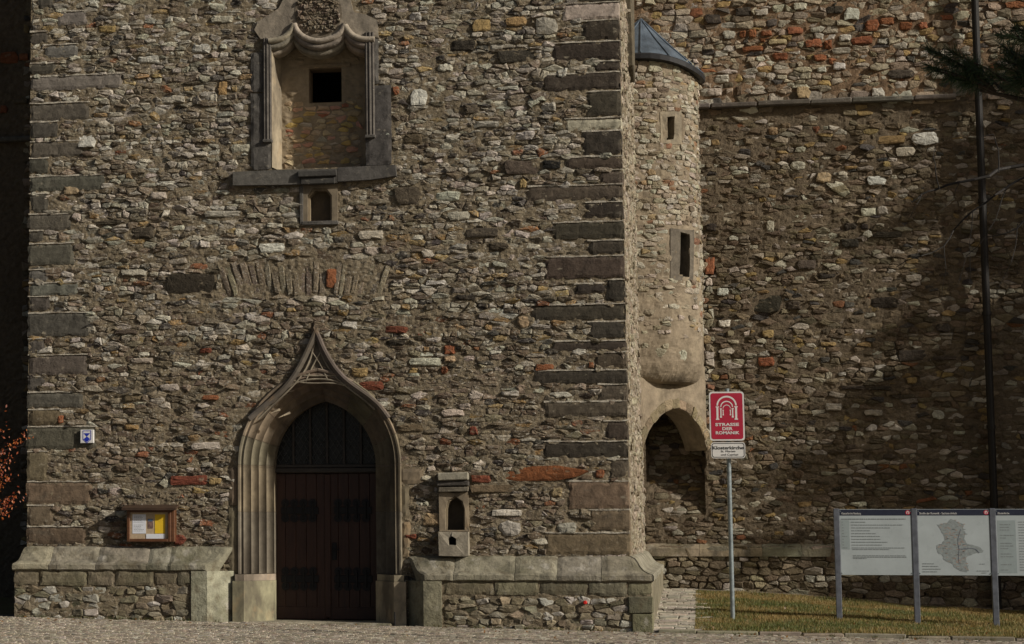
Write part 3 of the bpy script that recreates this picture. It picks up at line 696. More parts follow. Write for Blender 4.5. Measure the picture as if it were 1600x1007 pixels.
for nm, zt, x0, x1, k0, k1, joints_px in (('l', ZTL, XL, xsl, -SIDE_L/.36, kl, (80, 153, 232, 266)), ('r', ZTR, xsr, XR, kr, SIDE_R/.36, (710, 805, 871, 940))):
    zf = zt-.355
    fx0, fx1 = x0+k0*.345, x1+k1*.345
    PM = lambda u, v, d: (u, -.325-d, v)
    core = sheet(fx0+.02, fx1-.02, gz(fx0)-.1, zf+.04, .03, PM, (), .012, 8.).build('plinth', 'mortar', tower)
    plinths.append(core)
    xs_ = [x0]+[pX(j, 890, -.2) for j in joints_px]+[x1]
    for i in range(len(xs_)-1):
        a = xs_[i]+(.003 if i else 0); b = xs_[i+1]-(.003 if i < len(xs_)-2 else 0)
        ledge_block(zt+rq.uniform(-.006, .006), a, b, k0 if i == 0 else 0, k1 if i == len(xs_)-2 else 0, core, hsv_jit((.25, .228, .18), rq, .22))
    # course of squared blocks below the ledge
    x = fx0+.01; zc = zf-rq.uniform(.19, .22)
    lo, hi = (fx0, fx1-.22) if nm == 'l' else (fx0+.27, fx1)
    x = lo+.005
    while x < hi-.05:
        w = min(rq.uniform(.35, .75), hi-x); mb = MB()
        if hi-x-w < .2: w = hi-x
        rough_block(mb, x+.002, x+w-.002, zc+rq.uniform(-.02, .015), zf-.003, -.325-rq.uniform(.016, .03), -.2, hsv_jit((.165, .145, .10), rq, .25), rq, .012)
        mb.build('plinth_block', 'ledge', core); x += w
    cells = rubble_cells(lo+.02, hi-.02, gz(lo)-.05, zc+.02, (.075, .15), (1.3, 3.), rs)
    cells = [[(p[0], min(p[1], zc-.004)) for p in c] for c in cells if area_c(c)[1][1] < zc-.02]
    lay_rubble(cells, PM, core, 'ledge', lambda c, r: pick(pal_pl, r), rs, 150, [], [], (.0, .022), .004, flat=True)
    if nm == 'l': poly = [(fx1-.24, -.362), (fx1, -.362), (x1+.01, .0), (fx1-.24, .0)]
    else: poly = [(x0-.01, .0), (fx0, -.368), (fx0+.26, -.368), (fx0+.26, .0)]
    mb = MB(); mb.prism(poly, gz(fx1)-.1, zf-.003, lambda u, v, d: (u, v, d), hsv_jit((.29, .275, .22) if nm == 'l' else (.21, .2, .145), rq, .05)); mb.build('plinth_end_slab', 'ledge', core)
    if nm == 'r':   # return along the tower's side
        V = []; n = len(prof); mb = MB()
        for Y in (0, 9.0):
            for o, z in prof: V.append((XR+o*SIDE_R/.36, Y-(o if Y == 0 else 0), zt+z))
        mb.add(V, [(i, n+i, n+i+1, i+1) for i in range(n-1)], (.27, .255, .205)); mb.build('ledge_stone', 'ledge', core)
        mb = MB(); mb.box(XR-.2, fx1-.004, -.31, 9.0, gz(5)-.1, zf-.002, (.2, .18, .13), .02, .01, rq); mb.build('plinth_side', 'ledge', core)
        mb = MB(); mb.box(fx1-.30, fx1+.002, -.372, -.05, gz(5)-.08, gz(5)+.27, (.15, .145, .09), .015, .008, rq); mb.build('plinth_block', 'ledge', core)
        mb = MB(); mb.box(fx1-.34, fx1+.004, -.368, -.05, gz(5)+.275, zc-.006, (.115, .11, .075), .015, .008, rq); mb.build('plinth_block', 'ledge', core)
cap_p = pw(914, 942, -.40); mb = MB(); mb.tube([(cap_p.x, -.30, cap_p.z), (cap_p.x, -.375, cap_p.z), (cap_p.x, -.39, cap_p.z)], [.028, .028, .018], 12)
tag(mb.build('wall_plug', 'red_plastic'), 'tiny red plastic plug stuck in the right-hand plinth', 'plug')

# ---- portal: moulded jambs and arch in single stones
portal_prof = []
nprof = 72
for i in range(nprof+1):
    s = i/nprof; o, y = .02+s*.36, .56*(1-s)+.0
    d = .03-.085*abs(math.sin(math.pi*4*s))**.75 + .012*(abs(math.cos(math.pi*4*s))**12)
    portal_prof.append((o-d*.76, y-d*.64))
portal_prof = [(0, .80), (0, .59)]+portal_prof+[(.385, -.012), (.40, -.04), (.425, -.045), (PW, -.025), (PW+.005, .05)]
ZB = pZ(400, 897, 0.2)
spand = [(PC-PA-PW+.02, ZS+.55)]
def moulding(segpts, par, col):
    mb = MB(); m = len(portal_prof); V = []
    for fn in segpts:
        for o, y in portal_prof:
            x, z = fn(o); V.append((x+rq.uniform(-.0008, .0008), y, z))
    n = len(segpts); mb.add(V, [(i*m+k, i*m+k+1, (i+1)*m+k+1, (i+1)*m+k) for i in range(n-1) for k in range(m-1)], col)
    return mb.build('moulded_stone', 'carved', par)
# the ogee hood and the field below it carry the whole portal group
field = ppoly([(399, 650), (420, 630), (446, 606), (467, 578), (482, 548), (489, 530), (494, 522), (499, 530), (506, 548), (520, 574), (542, 599), (572, 619), (600, 645)])
fp = MB(); zz = [p for p in field]
inner = [arch_pt(PW-.06, .50+.05*k, -1) for k in range(11)]+[arch_pt(PW-.06, 1-.05*k, 1) for k in range(1, 11)]
up_edge = [(pX(x, y), pZ(x, y)) for x, y in [(399, 650), (420, 630), (446, 606), (467, 578), (482, 548), (489, 530), (494, 522), (499, 530), (506, 548), (520, 574), (542, 599), (572, 619), (600, 645)]]
poly = inner[:1]+inner[1:]+up_edge[::-1]
poly = [p for p in poly]
if area_c(poly)[0] < 0: poly = poly[::-1]
fp.prism(poly, -.05, .004, FM, (.13, .11, .085)); portal = fp.build('portal', 'carved', tower)
jz = [ZB, pZ(400, 800, .2), pZ(400, 730, .2), ZS]
tones = [(.20, .17, .125), (.22, .183, .133), (.21, .17, .12), (.188, .162, .124)]
for side in (-1, 1):
    for a, b in zip(jz[:-1], jz[1:]):
        moulding([(lambda o, z=z: (PC+side*(PA+o), z)) for z in (a+.002, b-.002)], portal, hsv_jit(rq.choice(tones), rq, .08))
    ts = [0, .22, .47, .72, 1.]
    for a, b in zip(ts[:-1], ts[1:]):
        moulding([(lambda o, t=t: arch_pt(o, t, side)) for t in [a+.002+(b-a-.004)*k/8 for k in range(9)]], portal, hsv_jit(rq.choice(tones), rq, .08))
# hood moulding in four stones
hp = [(.015, .0), (.005, .05), (.03, .065), (.05, .08), (.08, .075), (.092, .05), (.095, -.01)]
left_px = [(388, 652), (400, 641), (420, 625), (437, 610), (451, 595), (463, 577), (473, 558), (482, 538), (489, 522), (494, 511)]
right_px = [(494, 511), (500, 524), (507, 541), (517, 560), (529, 578), (544, 593), (562, 606), (582, 620), (598, 635), (610, 652)]
def smooth_path(pts, k=2):
    for _ in range(k):
        q = [pts[0]]
        for a, b in zip(pts[:-1], pts[1:]): q += [(a[0]*.75+b[0]*.25, a[1]*.75+b[1]*.25), (a[0]*.25+b[0]*.75, a[1]*.25+b[1]*.75)]
        pts = q+[pts[-1]]
    return pts
for path_px, sg in ((left_px, 1), (right_px, -1)):
    P_ = smooth_path([(pX(*p), pZ(*p)) for p in path_px])
    h = len(P_)*11//20
    for part in (P_[:h], P_[h-1:]):
        mb = MB(); pr = [(o-.085, d) for o, d in hp]
        sweep(mb, part, pr, FM, hsv_jit((.12, .105, .088), rq, .12)); mb.build('hood_stone', 'carved', portal)
# crossing ribs in the ogee field
def rib(pts, r=.016):
    P_ = smooth_path([(pX(*p), pZ(*p)) for p in pts]); mb = MB()
    mb.tube([(u, -.022, v) for u, v in P_], r, 6, (.27, .235, .18)); mb.build('tracery_rib', 'carved', portal)
rib([(404, 655), (425, 634), (450, 612), (470, 590), (484, 566), (491, 540), (494, 524)])
rib([(586, 640), (566, 622), (545, 607), (523, 588), (508, 566), (499, 543), (495, 524)])
rib([(478, 596), (488, 574), (500, 552), (505, 546)], .012); rib([(512, 594), (502, 572), (490, 553), (484, 547)], .012)
rib([(440, 612), (462, 598), (490, 592), (520, 594), (545, 603)], .014); rib([(466, 586), (490, 588), (524, 587)], .011)
rib([(452, 594), (480, 600), (530, 598), (570, 616)], .011)
# spiky crossings on the shoulders
for (a, b) in (((413, 636), (424, 631)), ((424, 646), (436, 640)), ((436, 653), (452, 645))):
    mb = MB(); A_, B_ = pw(*a), pw(*b); mb.tube([(A_.x, -.03, A_.z), (B_.x, .06, B_.z)], [.004, .022], 6, (.38, .32, .23)); mb.build('tracery_rib', 'carved', portal)
# pedestals and flanking blocks
for side in (-1, 1):
    e = PC+side*PA; q = lambda o: e+side*o
    for (z0, z1, g_) in ((gz(0)-.1, ZB-.10, .03), (ZB-.098, ZB-.004, .0)):
        poly = [(q(.47+g_), .05), (q(.47+g_), -.085-g_), (q(.33), -.085-g_), (q(.0-g_*.6), .50-g_), (q(.0), .82), (q(.47), .82)]
        if area_c(poly)[0] < 0: poly = poly[::-1]
        mb = MB(); mb.prism(poly, z0, z1, lambda u, v, d: (u, v, d), hsv_jit((.33, .29, .21), rq, .1)); mb.build('pedestal', 'carved', portal)
for r_ in ((357, 375, 730, 790), (357, 374, 792, 896), (624, 662, 731, 757), (626, 640, 758, 812), (627, 642, 814, 871)):
    (x0, z0), (x1, _), (_, z1), _ = prect(*r_); mb = MB(); rough_block(mb, x0, x1, z0, z1-.004, -.018, .2, hsv_jit((.20, .16, .11), rq, .2), rq, .01); mb.build('flanking_stone', 'carved', portal)
mb = MB(); mb.box(PC-PA-.28, PC+PA+.3, -.24, YD+.3, gz(0)-.1, ZFLOOR-.004, (.33, .30, .23), .02, .006, rq); mb.build('threshold', 'ledge', portal)
iron = pw(617, 972, -.5); mb = MB(); mb.tube([(iron.x, -.5, gz(iron.x)-.05), (iron.x, -.5, gz(iron.x)+.22)], [.012, .009], 8); mb.tube([(iron.x-.05, -.5, gz(iron.x)+.015), (iron.x+.05, -.5, gz(iron.x)+.015)], .012, 6)
tag(mb.build('boot_scraper', 'iron'), 'short rusty iron spike in the cobbles right of the door', 'iron spike')
# ---- door leaves, transom, leaded window over the door
ZTR_ = pZ(511, 739, YD); dt = (ZTR_-.0)
bk = MB(); bk.box(PC-PA-.06, PC+PA+.06, YD+.11, YD+.16, ZFLOOR-.05, ZTR_+.02); bk = bk.build('door', 'door', tower)
for lf, (a, b) in enumerate(((PC-PA-.02, PC-.005), (PC+.005, PC+PA+.02))):
    n = 5
    for i in range(n):
        x0, x1 = a+(b-a)*i/n, a+(b-a)*(i+1)/n; mb = MB()
        mb.box(x0+.002, x1-.002, YD+.05-rq.uniform(0, .004), YD+.109, ZFLOOR+.004, ZTR_-.01, hsv_jit(ONE, rq, .1), .005); mb.build('plank', 'door', bk)
    w = b-a
    for zz_ in (pZ(511, 798, YD), pZ(511, 905, YD)):
        mb = MB(); mb.box(a+.12*w, b-.16*w, YD+.03, YD+.0455, zz_-.055, zz_+.055, ONE, .005)
        for k in range(4):
            cx = a+w*(.20+.175*k)
            for s in (-1, 1):
                c_ = (cx, zz_+s*.115)
                ringo = [(c_[0]+.062*math.cos(q_*math.pi/8), c_[1]+.062*math.sin(q_*math.pi/8)) for q_ in range(16)]
                mb.prism(ringo, -(YD+.046), -(YD+.032), FM); mb.tube([(cx, YD+.036, zz_), (c_[0], YD+.036, c_[1])], .018, 6)
                mb.tube([(c_[0], YD+.036, c_[1]), (c_[0], YD+.018, c_[1])], [.02, .012], 8)
        mb.build('iron_hinge', 'iron', bk)
    mb = MB(); mb.box(a+.01, b-.01, YD+.035, YD+.0465, ZFLOOR+.01, ZFLOOR+.19, ONE, .004); mb.build('kick_board', 'door', bk)
mb = MB(); mb.box(PC-.04, PC+.05, YD+.02, YD+.047, ZFLOOR+.03, ZTR_-.02, ONE, .008); mb.build('cover_strip', 'door', bk)
hz = pZ(527, 862, YD); mb = MB(); mb.box(PC+.07, PC+.14, YD+.03, YD+.047, hz-.13, hz+.13, ONE, .006); mb.tube([(PC+.105, YD+.03, hz+.03), (PC+.105, YD-.03, hz+.03), (PC+.19, YD-.035, hz+.03)], .012, 8); mb.build('handle', 'iron', bk)
mb = MB(); mb.box(PC-PA-.03, PC+PA+.03, YD-.01, YD+.12, ZTR_, ZTR_+.075, ONE, .012); mb.box(PC-PA-.03, PC+PA+.03, YD+.02, YD+.11, ZTR_+.0755, ZTR_+.13, ONE, .01); mb.build('transom', 'oak', bk)
ty = MB(); ty.prism(arch_poly(.03, ZTR_+.1, 12), -(YD+.14), -(YD+.10), FM); ty = ty.build('fanlight', 'glass', tower)
for fx in (-.66, -.33, 0, .33, .66):
    x = PC+PA*fx; zz_ = ZTR_+.12
    while inside((x, zz_+.02), arch_poly(0, ZTR_)): zz_ += .02
    mb = MB(); mb.box(x-.018, x+.018, YD+.04, YD+.0995, ZTR_+.12, zz_, ONE, .005); mb.build('mullion', 'oak', ty)
AP = arch_poly(0, ZTR_+.12)
for s in (-1, 1):
    for k in range(-22, 23):
        pts = []
        for q_ in range(0, 140):
            x = PC-PA+2*PA*q_/139; z = ZTR_+.3+s*1.55*(x-PC)+k*.14
            if inside((x, z), AP): pts.append((x, YD+.085, z))
        if len(pts) > 3: mb = MB(); mb.tube([pts[0], pts[-1]], .0045, 4); mb.build('lead_came', 'lead', ty)

# ---- upper window
wf = MB()
head = ppoly([(408, 62), (398, 48), (404, 34), (418, 26), (436, 14), (450, -14), (544, -14), (553, 20), (572, 24), (590, 32), (592, 60),
              (578, 58), (566, 58), (554, 54), (545, 46), (540, 37), (534, 46), (524, 54), (510, 59), (498, 60), (485, 58), (473, 52), (464, 44), (459, 37), (455, 46), (446, 54), (434, 59), (421, 62)])
wf.prism(head, -.05, .035, FM, (.235, .205, .165)); window = wf.build('window_surround', 'frame', tower)
disc = [(pX(498+37*math.cos(t*math.pi/14), 22+38*math.sin(t*math.pi/14)), pZ(498+37*math.cos(t*math.pi/14), 22+38*math.sin(t*math.pi/14))) for t in range(28)]
if area_c(disc)[0] < 0: disc = disc[::-1]
mb = MB(); mb.prism(disc, -.02, .04, FM, (.15, .125, .095)); boss = mb.build('boss', 'frame', window); dz_ = Zone(disc); cu_, cz_ = area_c(disc)[1]
for c_ in rubble_cells(dz_.b[0], dz_.b[1], dz_.b[2], dz_.b[3], (.07, .10), (.5, 1.1), rq):
    if dz_.has(area_c(c_)[1]):
        mb = MB(); stone(mb, [(cu_+(p[0]-cu_)*.93, cz_+(p[1]-cz_)*.93) for p in c_], FM, .045+rq.uniform(0, .03), hsv_jit((.20, .16, .12), rq, .3), rq, .006, rough=1.3); mb.build('boss_stone', 'rubble', window)
arcs_px = [[(420, 62), (432, 61), (443, 57), (451, 50), (457, 42), (459, 36)], [(459, 36), (464, 47), (473, 55), (485, 60), (498, 62), (511, 60), (525, 55), (534, 47), (539, 36)], [(539, 38), (545, 48), (554, 55), (566, 59), (585, 59)]]
roll = [(math.cos(t)*.045, math.sin(t)*.05) for t in [math.pi*k/8 for k in range(9)]]
for (dy, Y, c) in ((2, -.05, (.30, .27, .22)), (9, -.01, (.20, .175, .14)), (17, .08, (.24, .205, .16))):
    for arc in arcs_px:
        P_ = smooth_path([(pX(x, y+dy*(1+.35*math.sin(min(1, max(0, (y-36)/26))*1.57)), Y), pZ(x, y+dy*(1+.35*math.sin(min(1, max(0, (y-36)/26))*1.57)), Y)) for x, y in arc], 1)
        mb = MB(); sweep(mb, P_, [(o, d-Y) for o, d in [(-.06, -.12)]+[(-a_, b_) for a_, b_ in roll]+[(.06, -.12)]], FM, hsv_jit(c, rq, .1)); mb.build('curtain_arch_moulding', 'frame', window, smooth=False)
soff = ppoly([(424, 60), (434, 76), (446, 80), (458, 70), (464, 64), (474, 76), (486, 84), (498, 87), (512, 84), (524, 77), (533, 66), (541, 72), (554, 79), (571, 76), (571, 40), (424, 40)], .12)
mb = MB(); mb.prism(soff, -.40, -.12, FM, (.17, .145, .11)); mb.build('soffit', 'frame', window)
def fbox(px, nm, mat, par, y0, y1, col, bev=.008, Y=0.):
    (x0, z0), (x1, _), (_, z1), _ = prect(*px, Y); mb = MB(); (rough_block(mb, x0, x1, z0, z1, y0, y1, col, rq, .006) if nm == 'jamb_stone' else mb.box(x0, x1, y0, y1, z0, z1, col, bev, .006, rq)); return mb.build(nm, mat, par)
dk = (.085, .08, .074)
fbox((392, 412, 83, 145), 'jamb_stone', 'frame', window, -.035, .2, dk); fbox((392, 424, 146, 266), 'jamb_stone', 'frame', window, -.035, .2, dk)
fbox((571, 612, 134, 259), 'jamb_stone', 'frame', window, -.035, .2, (.07, .065, .062)); fbox((571, 592, 60, 133), 'jamb_stone', 'frame', window, -.035, .2, dk)
fbox((411, 425, 60, 145), 'jamb_stone', 'frame', window, -.03, .2, dk)
for (xa, xb, y0, y1) in ((412, 425, 61, 219), (571, 586, 52, 212)):
    A0, A1 = prect(xa, xb, y0, y1)[0], prect(xa, xb, y0, y1)[2]
    for i, rr in enumerate((.022, .03, .022)):
        x = A0[0]+(A1[0]-A0[0])*(i+.5)/3; mb = MB(); mb.tube([(x, -.045, A0[1]), (x, -.045, A1[1])], rr, 8, (.11, .10, .09)); mb.build('jamb_roll', 'frame', window)
    mb = MB(); mb.box(A0[0]-.01, A1[0]+.01, -.085, .0, A0[1]-.05, A0[1], dk, .01); mb.build('jamb_foot', 'frame', window)
YI = .40
(ix0, iz0), (ix1, _), (_, iz1), _ = prect(441, 569, 60, 266, YI)
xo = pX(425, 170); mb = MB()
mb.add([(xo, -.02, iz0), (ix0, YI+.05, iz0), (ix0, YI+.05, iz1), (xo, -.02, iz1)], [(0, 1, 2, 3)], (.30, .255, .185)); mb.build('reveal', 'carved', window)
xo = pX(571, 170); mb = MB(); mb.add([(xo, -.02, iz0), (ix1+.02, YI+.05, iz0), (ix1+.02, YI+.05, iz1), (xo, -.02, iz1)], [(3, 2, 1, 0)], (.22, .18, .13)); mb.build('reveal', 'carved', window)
IM = lambda u, v, d: (u, YI-d, v)
hole = prect(483, 534, 107, 160, YI); hz_ = [Zone(hole)]
inf = sheet(ix0-.03, ix1+.04, iz0-.05, iz1+.1, .02, IM, hz_, .010, 2.2).build('window_infill', 'infill_mortar', tower)
zmid = pZ(500, 165, YI); rw = random.Random(4)
cells = rubble_cells(ix0+.02, ix1-.02, iz0, iz1, (.07, .12), (1.4, 2.8), rw)
pal_i = [(4, (.40, .31, .20)), (2, (.46, .33, .13)), (2, (.44, .25, .18)), (1.5, (.38, .33, .25)), (.6, (.32, .13, .08)), (1.5, (.25, .19, .12))]
lay_rubble([c for c in cells if area_c(c)[1][1] < zmid+.05], IM, inf, 'infill', lambda c, r: pick(pal_i, r), rw, 120, [], hz_, (.0, .014), .008)
lay_rubble([c for c in cells if area_c(c)[1][1] >= zmid+.05 and rw.random() < .5], IM, inf, 'infill_mortar', lambda c, r: (.36, .29, .19), rw, 60, [], [Zone(prect(475, 542, 98, 166, YI))], (-.008, .006), .008)
(hx0, hz0), (hx1, _), (_, hz1), _ = hole; mb = MB()
for bx_ in ((hx0-.05, hx0, hz0-.05, hz1+.05), (hx1, hx1+.05, hz0-.05, hz1+.05), (hx0, hx1, hz0-.05, hz0), (hx0, hx1, hz1, hz1+.05)): mb.box(bx_[0], bx_[1], YI+.015, YI+.35, bx_[2], bx_[3], (.2, .15, .1))
mb.build('hole_reveal', 'infill', inf)
fbox((468, 548, 100, 106), 'lintel', 'infill', inf, YI-.02, YI+.1, (.24, .19, .13), .005, YI)
mb = MB(); mb.box(hx0-.4, hx1+.4, YI+.9, YI+.95, hz0-.4, hz1+.4); mb.build('dark_backing', 'void', inf)
# sill and little hood below it
for pts, c in (([(364, 290), (364, 269), (430, 266), (527, 264), (527, 286), (440, 289)], (.10, .095, .086)), ([(527.6, 284), (527.6, 262), (575, 260), (618, 258), (619, 275), (580, 281)], (.085, .08, .075))):
    mb = MB(); mb.prism(ppoly(pts, -.09), -.3, .10, FM, c); mb.build('window_sill', 'frame', window)
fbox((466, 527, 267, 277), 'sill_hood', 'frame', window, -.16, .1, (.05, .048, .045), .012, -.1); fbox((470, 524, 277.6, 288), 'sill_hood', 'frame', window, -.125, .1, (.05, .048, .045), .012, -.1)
# small niche
nb_ = MB(); ring_plate(nb_, prect(469, 528, 289, 353), ppoly([(481, 349), (481, 306), (490, 295), (511, 295), (519, 306), (519, 349)]), -.05, .025, -.02, FM, (.17, .14, .10))
ring_plate(nb_, prect(476, 524, 290, 351), ppoly([(484, 347), (484, 307), (492, 298), (509, 298), (516, 307), (516, 347)]), -.06, -.02, -.17, FM, (.30, .24, .16))
niche = nb_.build('small_niche', 'carved', tower)
fbox((472, 529, 346, 352), 'niche_back', 'frame', niche, -.04, .1, dk); 
fbox((478, 522, 292, 352), 'niche_back', 'carved', niche, .17, .22, (.13, .10, .065))
fbox((468.5, 474, 290, 352), 'niche_edge', 'frame', niche, -.038, .1, dk)

# ---- shrine niche right of the portal
sn = MB(); ring_plate(sn, prect(687, 733, 770, 831), ppoly([(697, 829), (697, 795), (700, 783), (712, 775), (723, 783), (727, 795), (727, 829)]), -.06, .05, .015, FM, (.27, .22, .155))
ring_plate(sn, prect(692, 731, 772, 831), ppoly([(699, 829), (699, 796), (703, 784), (712, 778), (721, 784), (725, 796), (725, 829)]), -.05, .014, -.22, FM, (.22, .18, .12))
sn.v = [tuple(t+rq.uniform(-.005, .005) for t in p) for p in sn.v]
shrine = sn.build('wall_shrine', 'carved', tower)
fbox((688, 732, 768, 832), 'niche_back', 'carved', shrine, .20, .25, (.10, .085, .065))
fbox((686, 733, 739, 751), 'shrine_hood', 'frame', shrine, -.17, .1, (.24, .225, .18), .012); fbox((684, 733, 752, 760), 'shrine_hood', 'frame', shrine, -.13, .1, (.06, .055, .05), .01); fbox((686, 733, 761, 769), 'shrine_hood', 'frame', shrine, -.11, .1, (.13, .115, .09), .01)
ob_ = MB(); ring_plate(ob_, prect(687, 733, 832, 869), ppoly([(703, 852), (703, 841), (708, 838), (714, 841), (714, 852)]), -.05, .17, .05, FM, (.25, .225, .18)); ob_.v = [tuple(t+rq.uniform(-.009, .009) for t in p) for p in ob_.v]; ob_.build('offering_box', 'frame', shrine)
fbox((701, 717, 836, 854), 'niche_back', 'void', shrine, -.06, -.04, ONE)

# ================================================================ nave walls behind
nave = thing('nave_wall', 'tall brown rubble nave wall right of the tower with string course', 'church wall', (8, YN, 0))
NM = lambda u, v, d: (u, YN-d, v)
ZST = pZ(1300, 160, YN); NX1 = 12.6; NTOP = 11.6
rn = random.Random(31)
nn = ppoly([(1000, 806), (1001, 715), (1008, 684), (1020, 660), (1037, 645), (1056, 639), (1074, 646), (1090, 664), (1099, 684), (1103, 712), (1103, 806)], YN)
nn = [(max(p[0], XR+.04), p[1]) for p in nn]; nzone = Zone(nn)
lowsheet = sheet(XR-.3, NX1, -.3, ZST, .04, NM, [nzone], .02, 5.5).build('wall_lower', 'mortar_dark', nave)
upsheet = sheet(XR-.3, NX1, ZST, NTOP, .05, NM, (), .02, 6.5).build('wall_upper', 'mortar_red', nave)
mb = MB(); mb.box(XR-.3, NX1, YN+.05, YN+.6, NTOP, 17); mb.box(NX1, 30, YN, YN+.6, -1, 17); mb.build('wall_extension', 'mortar_dark', nave)
lo_f = """1424 1465 207 227 w;1368 1414 213 225 o;1318 1338 348 361 k;1344 1357 350 360 k;1314 1343 373 388 k;1366 1410 363 372 k;1175 1221 462 488 k;1226 1252 470 486 d;1361 1402 466 483 k;1403 1450 546 565 k;1457 1495 557 563 d;1245 1276 406 421 d;1280 1306 428 436 k;1184 1210 558 573 r;1190 1210 516 528 o;1314 1352 603 609 k;1355 1392 604 610 k;1461 1485 506 519 k;1378 1400 710 718 d;1235 1260 252 266 p;1195 1212 345 363 p;1355 1385 275 290 w;1400 1430 230 245 p;1345 1370 325 338 p;1370 1388 322 336 p;1274 1300 270 286 t;1200 1216 200 212 t;1240 1256 735 748 b;1125 1139 880 904 r;1416 1433 590 600 o;1282 1306 535 541 o;1120 1140 450 462 w;1122 1142 500 512 w;1100 1118 400 430 r;1102 1120 350 362 k;1455 1475 640 655 p;1350 1380 640 650 p;1290 1316 630 642 w;1180 1205 640 650 p;1415 1440 430 440 p"""
up_f = """1155 1166 48 60 r;1169 1182 46 60 r;1189 1207 48 58 r;1229 1255 42 55 r;1259 1285 62 75 r;1287 1300 64 77 r;1330 1364 58 71 r;1352 1374 30 50 r;1375 1398 28 40 r;1404 1426 34 48 r;1435 1450 35 46 r;1207 1232 83 95 r;1271 1293 85 97 r;1159 1193 73 81 r;1148 1175 11 26 k;1102 1128 22 38 k;1291 1318 10 22 k;1388 1428 109 123 d;1318 1342 12 32 w;1362 1382 137 153 w;1302 1322 98 110 w;1276 1292 105 114 w;1116 1140 117 130 w;1088 1115 156 165 w;1104 1130 138 150 p;1150 1160 135 150 b;1245 1268 135 155 t;1310 1330 55 65 w;1300 1330 75 85 p;1436 1450 80 90 w;1468 1490 78 90 w;1455 1480 110 124 p;1200 1230 62 70 t;1130 1150 48 62 p;1420 1445 20 32 p;1180 1200 14 24 p;1240 1262 5 16 p"""
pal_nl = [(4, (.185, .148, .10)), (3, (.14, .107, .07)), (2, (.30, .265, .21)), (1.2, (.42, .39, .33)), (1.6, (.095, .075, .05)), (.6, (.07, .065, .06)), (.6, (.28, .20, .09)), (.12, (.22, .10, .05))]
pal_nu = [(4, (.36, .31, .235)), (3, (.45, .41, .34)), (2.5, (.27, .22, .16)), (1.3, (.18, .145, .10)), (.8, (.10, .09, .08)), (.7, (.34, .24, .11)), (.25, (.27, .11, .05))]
cells = [q_ for q_ in rubble_cells(XR+.02, NX1, -.1, ZST-.02, (.05, .125), (1.4, 3.8), rn) if area_c(q_)[1][1] < ZST-.4 or rn.random() < .45]
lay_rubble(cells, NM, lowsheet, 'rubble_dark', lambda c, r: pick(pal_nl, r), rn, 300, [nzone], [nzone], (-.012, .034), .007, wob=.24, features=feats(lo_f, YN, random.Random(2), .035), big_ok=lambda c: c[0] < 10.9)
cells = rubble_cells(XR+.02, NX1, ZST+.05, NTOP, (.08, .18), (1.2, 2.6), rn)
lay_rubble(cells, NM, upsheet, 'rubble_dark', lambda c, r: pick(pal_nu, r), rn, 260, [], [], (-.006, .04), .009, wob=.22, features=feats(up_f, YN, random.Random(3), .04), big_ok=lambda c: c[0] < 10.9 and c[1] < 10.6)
mb = MB(); _, ncen = area_c(nn); big = [(ncen[0]+(p[0]-ncen[0])*1.10, ncen[1]+(p[1]-ncen[1])*1.07) for p in nn]
ring_plate(mb, big, nn, -.05, -.004, -.6, NM); arch_niche = mb.build('arched_recess', 'mortar_dark', nave)
sheet(nzone.b[0]-.05, nzone.b[1]+.05, nzone.b[2]-.05, nzone.b[3]+.05, .05, lambda u, v, d: (u, YN+.55-d, v), (), .025, 2.).build('recess_back', 'mortar_dark', arch_niche)
zs0, zs1 = nzone.b[2], pZ(1050, 735, YN)      # sloping rubble bed at the foot of the recess
SLM = lambda u, v, d: (u, YN+.02+.55*max(0., min(1., (v-zs0)/(zs1-zs0)))**1.3-d, v)
bed = sheet(nzone.b[0]-.04, nzone.b[1]+.04, zs0-.06, zs1+.03, .04, SLM, (), .025, 3.1).build('recess_slope', 'mortar_dark', arch_niche)
lay_rubble(rubble_cells(nzone.b[0], nzone.b[1], zs0-.08, zs1, (.06, .12), (1.3, 3.), rn), SLM, bed, 'rubble_dark', lambda c, r: pick(pal_nl, r), rn, 80, [], [], (.0, .03), .006)
bk_m = lambda u, v, d: (u, YN+.53-d, v)
lay_rubble([q_ for q_ in rubble_cells(nzone.b[0]+.05, nzone.b[1]-.05, zs1, nzone.b[3]-.1, (.06, .12), (1.3, 3.), rn) if nzone.has(area_c(q_)[1])], bk_m, arch_niche, 'rubble_dark', lambda c, r: pick(pal_nl, r), rn, 80, [], [], (.0, .03), .006)
x = XR
while x < 10.0:
    w = rn.uniform(.6, 1.1); mb = MB(); w = min(w, 10.0-x) if 10.0-x > .2 else 10.0-x
    mb.box(x+.003, x+w-.003, YN-.14+rn.uniform(-.008, .008), YN+.1, ZST-.045, ZST+.05, hsv_jit((.10, .092, .08), rn, .2), .02, .008, rn); mb.build('string_course_stone', 'quoin', nave); x += w
# nave plinth
zp0, zp1 = pZ(1200, 868, YN), pZ(1200, 855, YN); x = XR
while x < 12.4:
    w = rn.uniform(.6, 1.2); mb = MB()
    V = [(x+a*(w-.006)+.003, YN-o, z) for a in (0, 1) for o, z in ((.0, zp1+.06), (.14, zp1-.03), (.15, zp0-.02), (.0, zp0-.03))]
    mb.add(V, [(0, 1, 5, 4), (1, 2, 6, 5), (2, 3, 7, 6), (3, 2, 1, 0), (4, 5, 6, 7)], hsv_jit((.27, .23, .16) if x < 5.4 else (.22, .205, .15), rn, .12)); mb.build('ledge_stone', 'ledge', nave); x += w
BM = lambda u, v, d: (u, YN-.10-d, v)
cells = rubble_cells(XR+.02, 12.4, -.15, zp0-.03, (.09, .17), (1.3, 2.6), rn)
pl = MB(); pl.box(XR, 12.5, YN-.09, YN+.1, -.8, zp0-.025); pl = pl.build('wall_base', 'mortar_dark', nave)
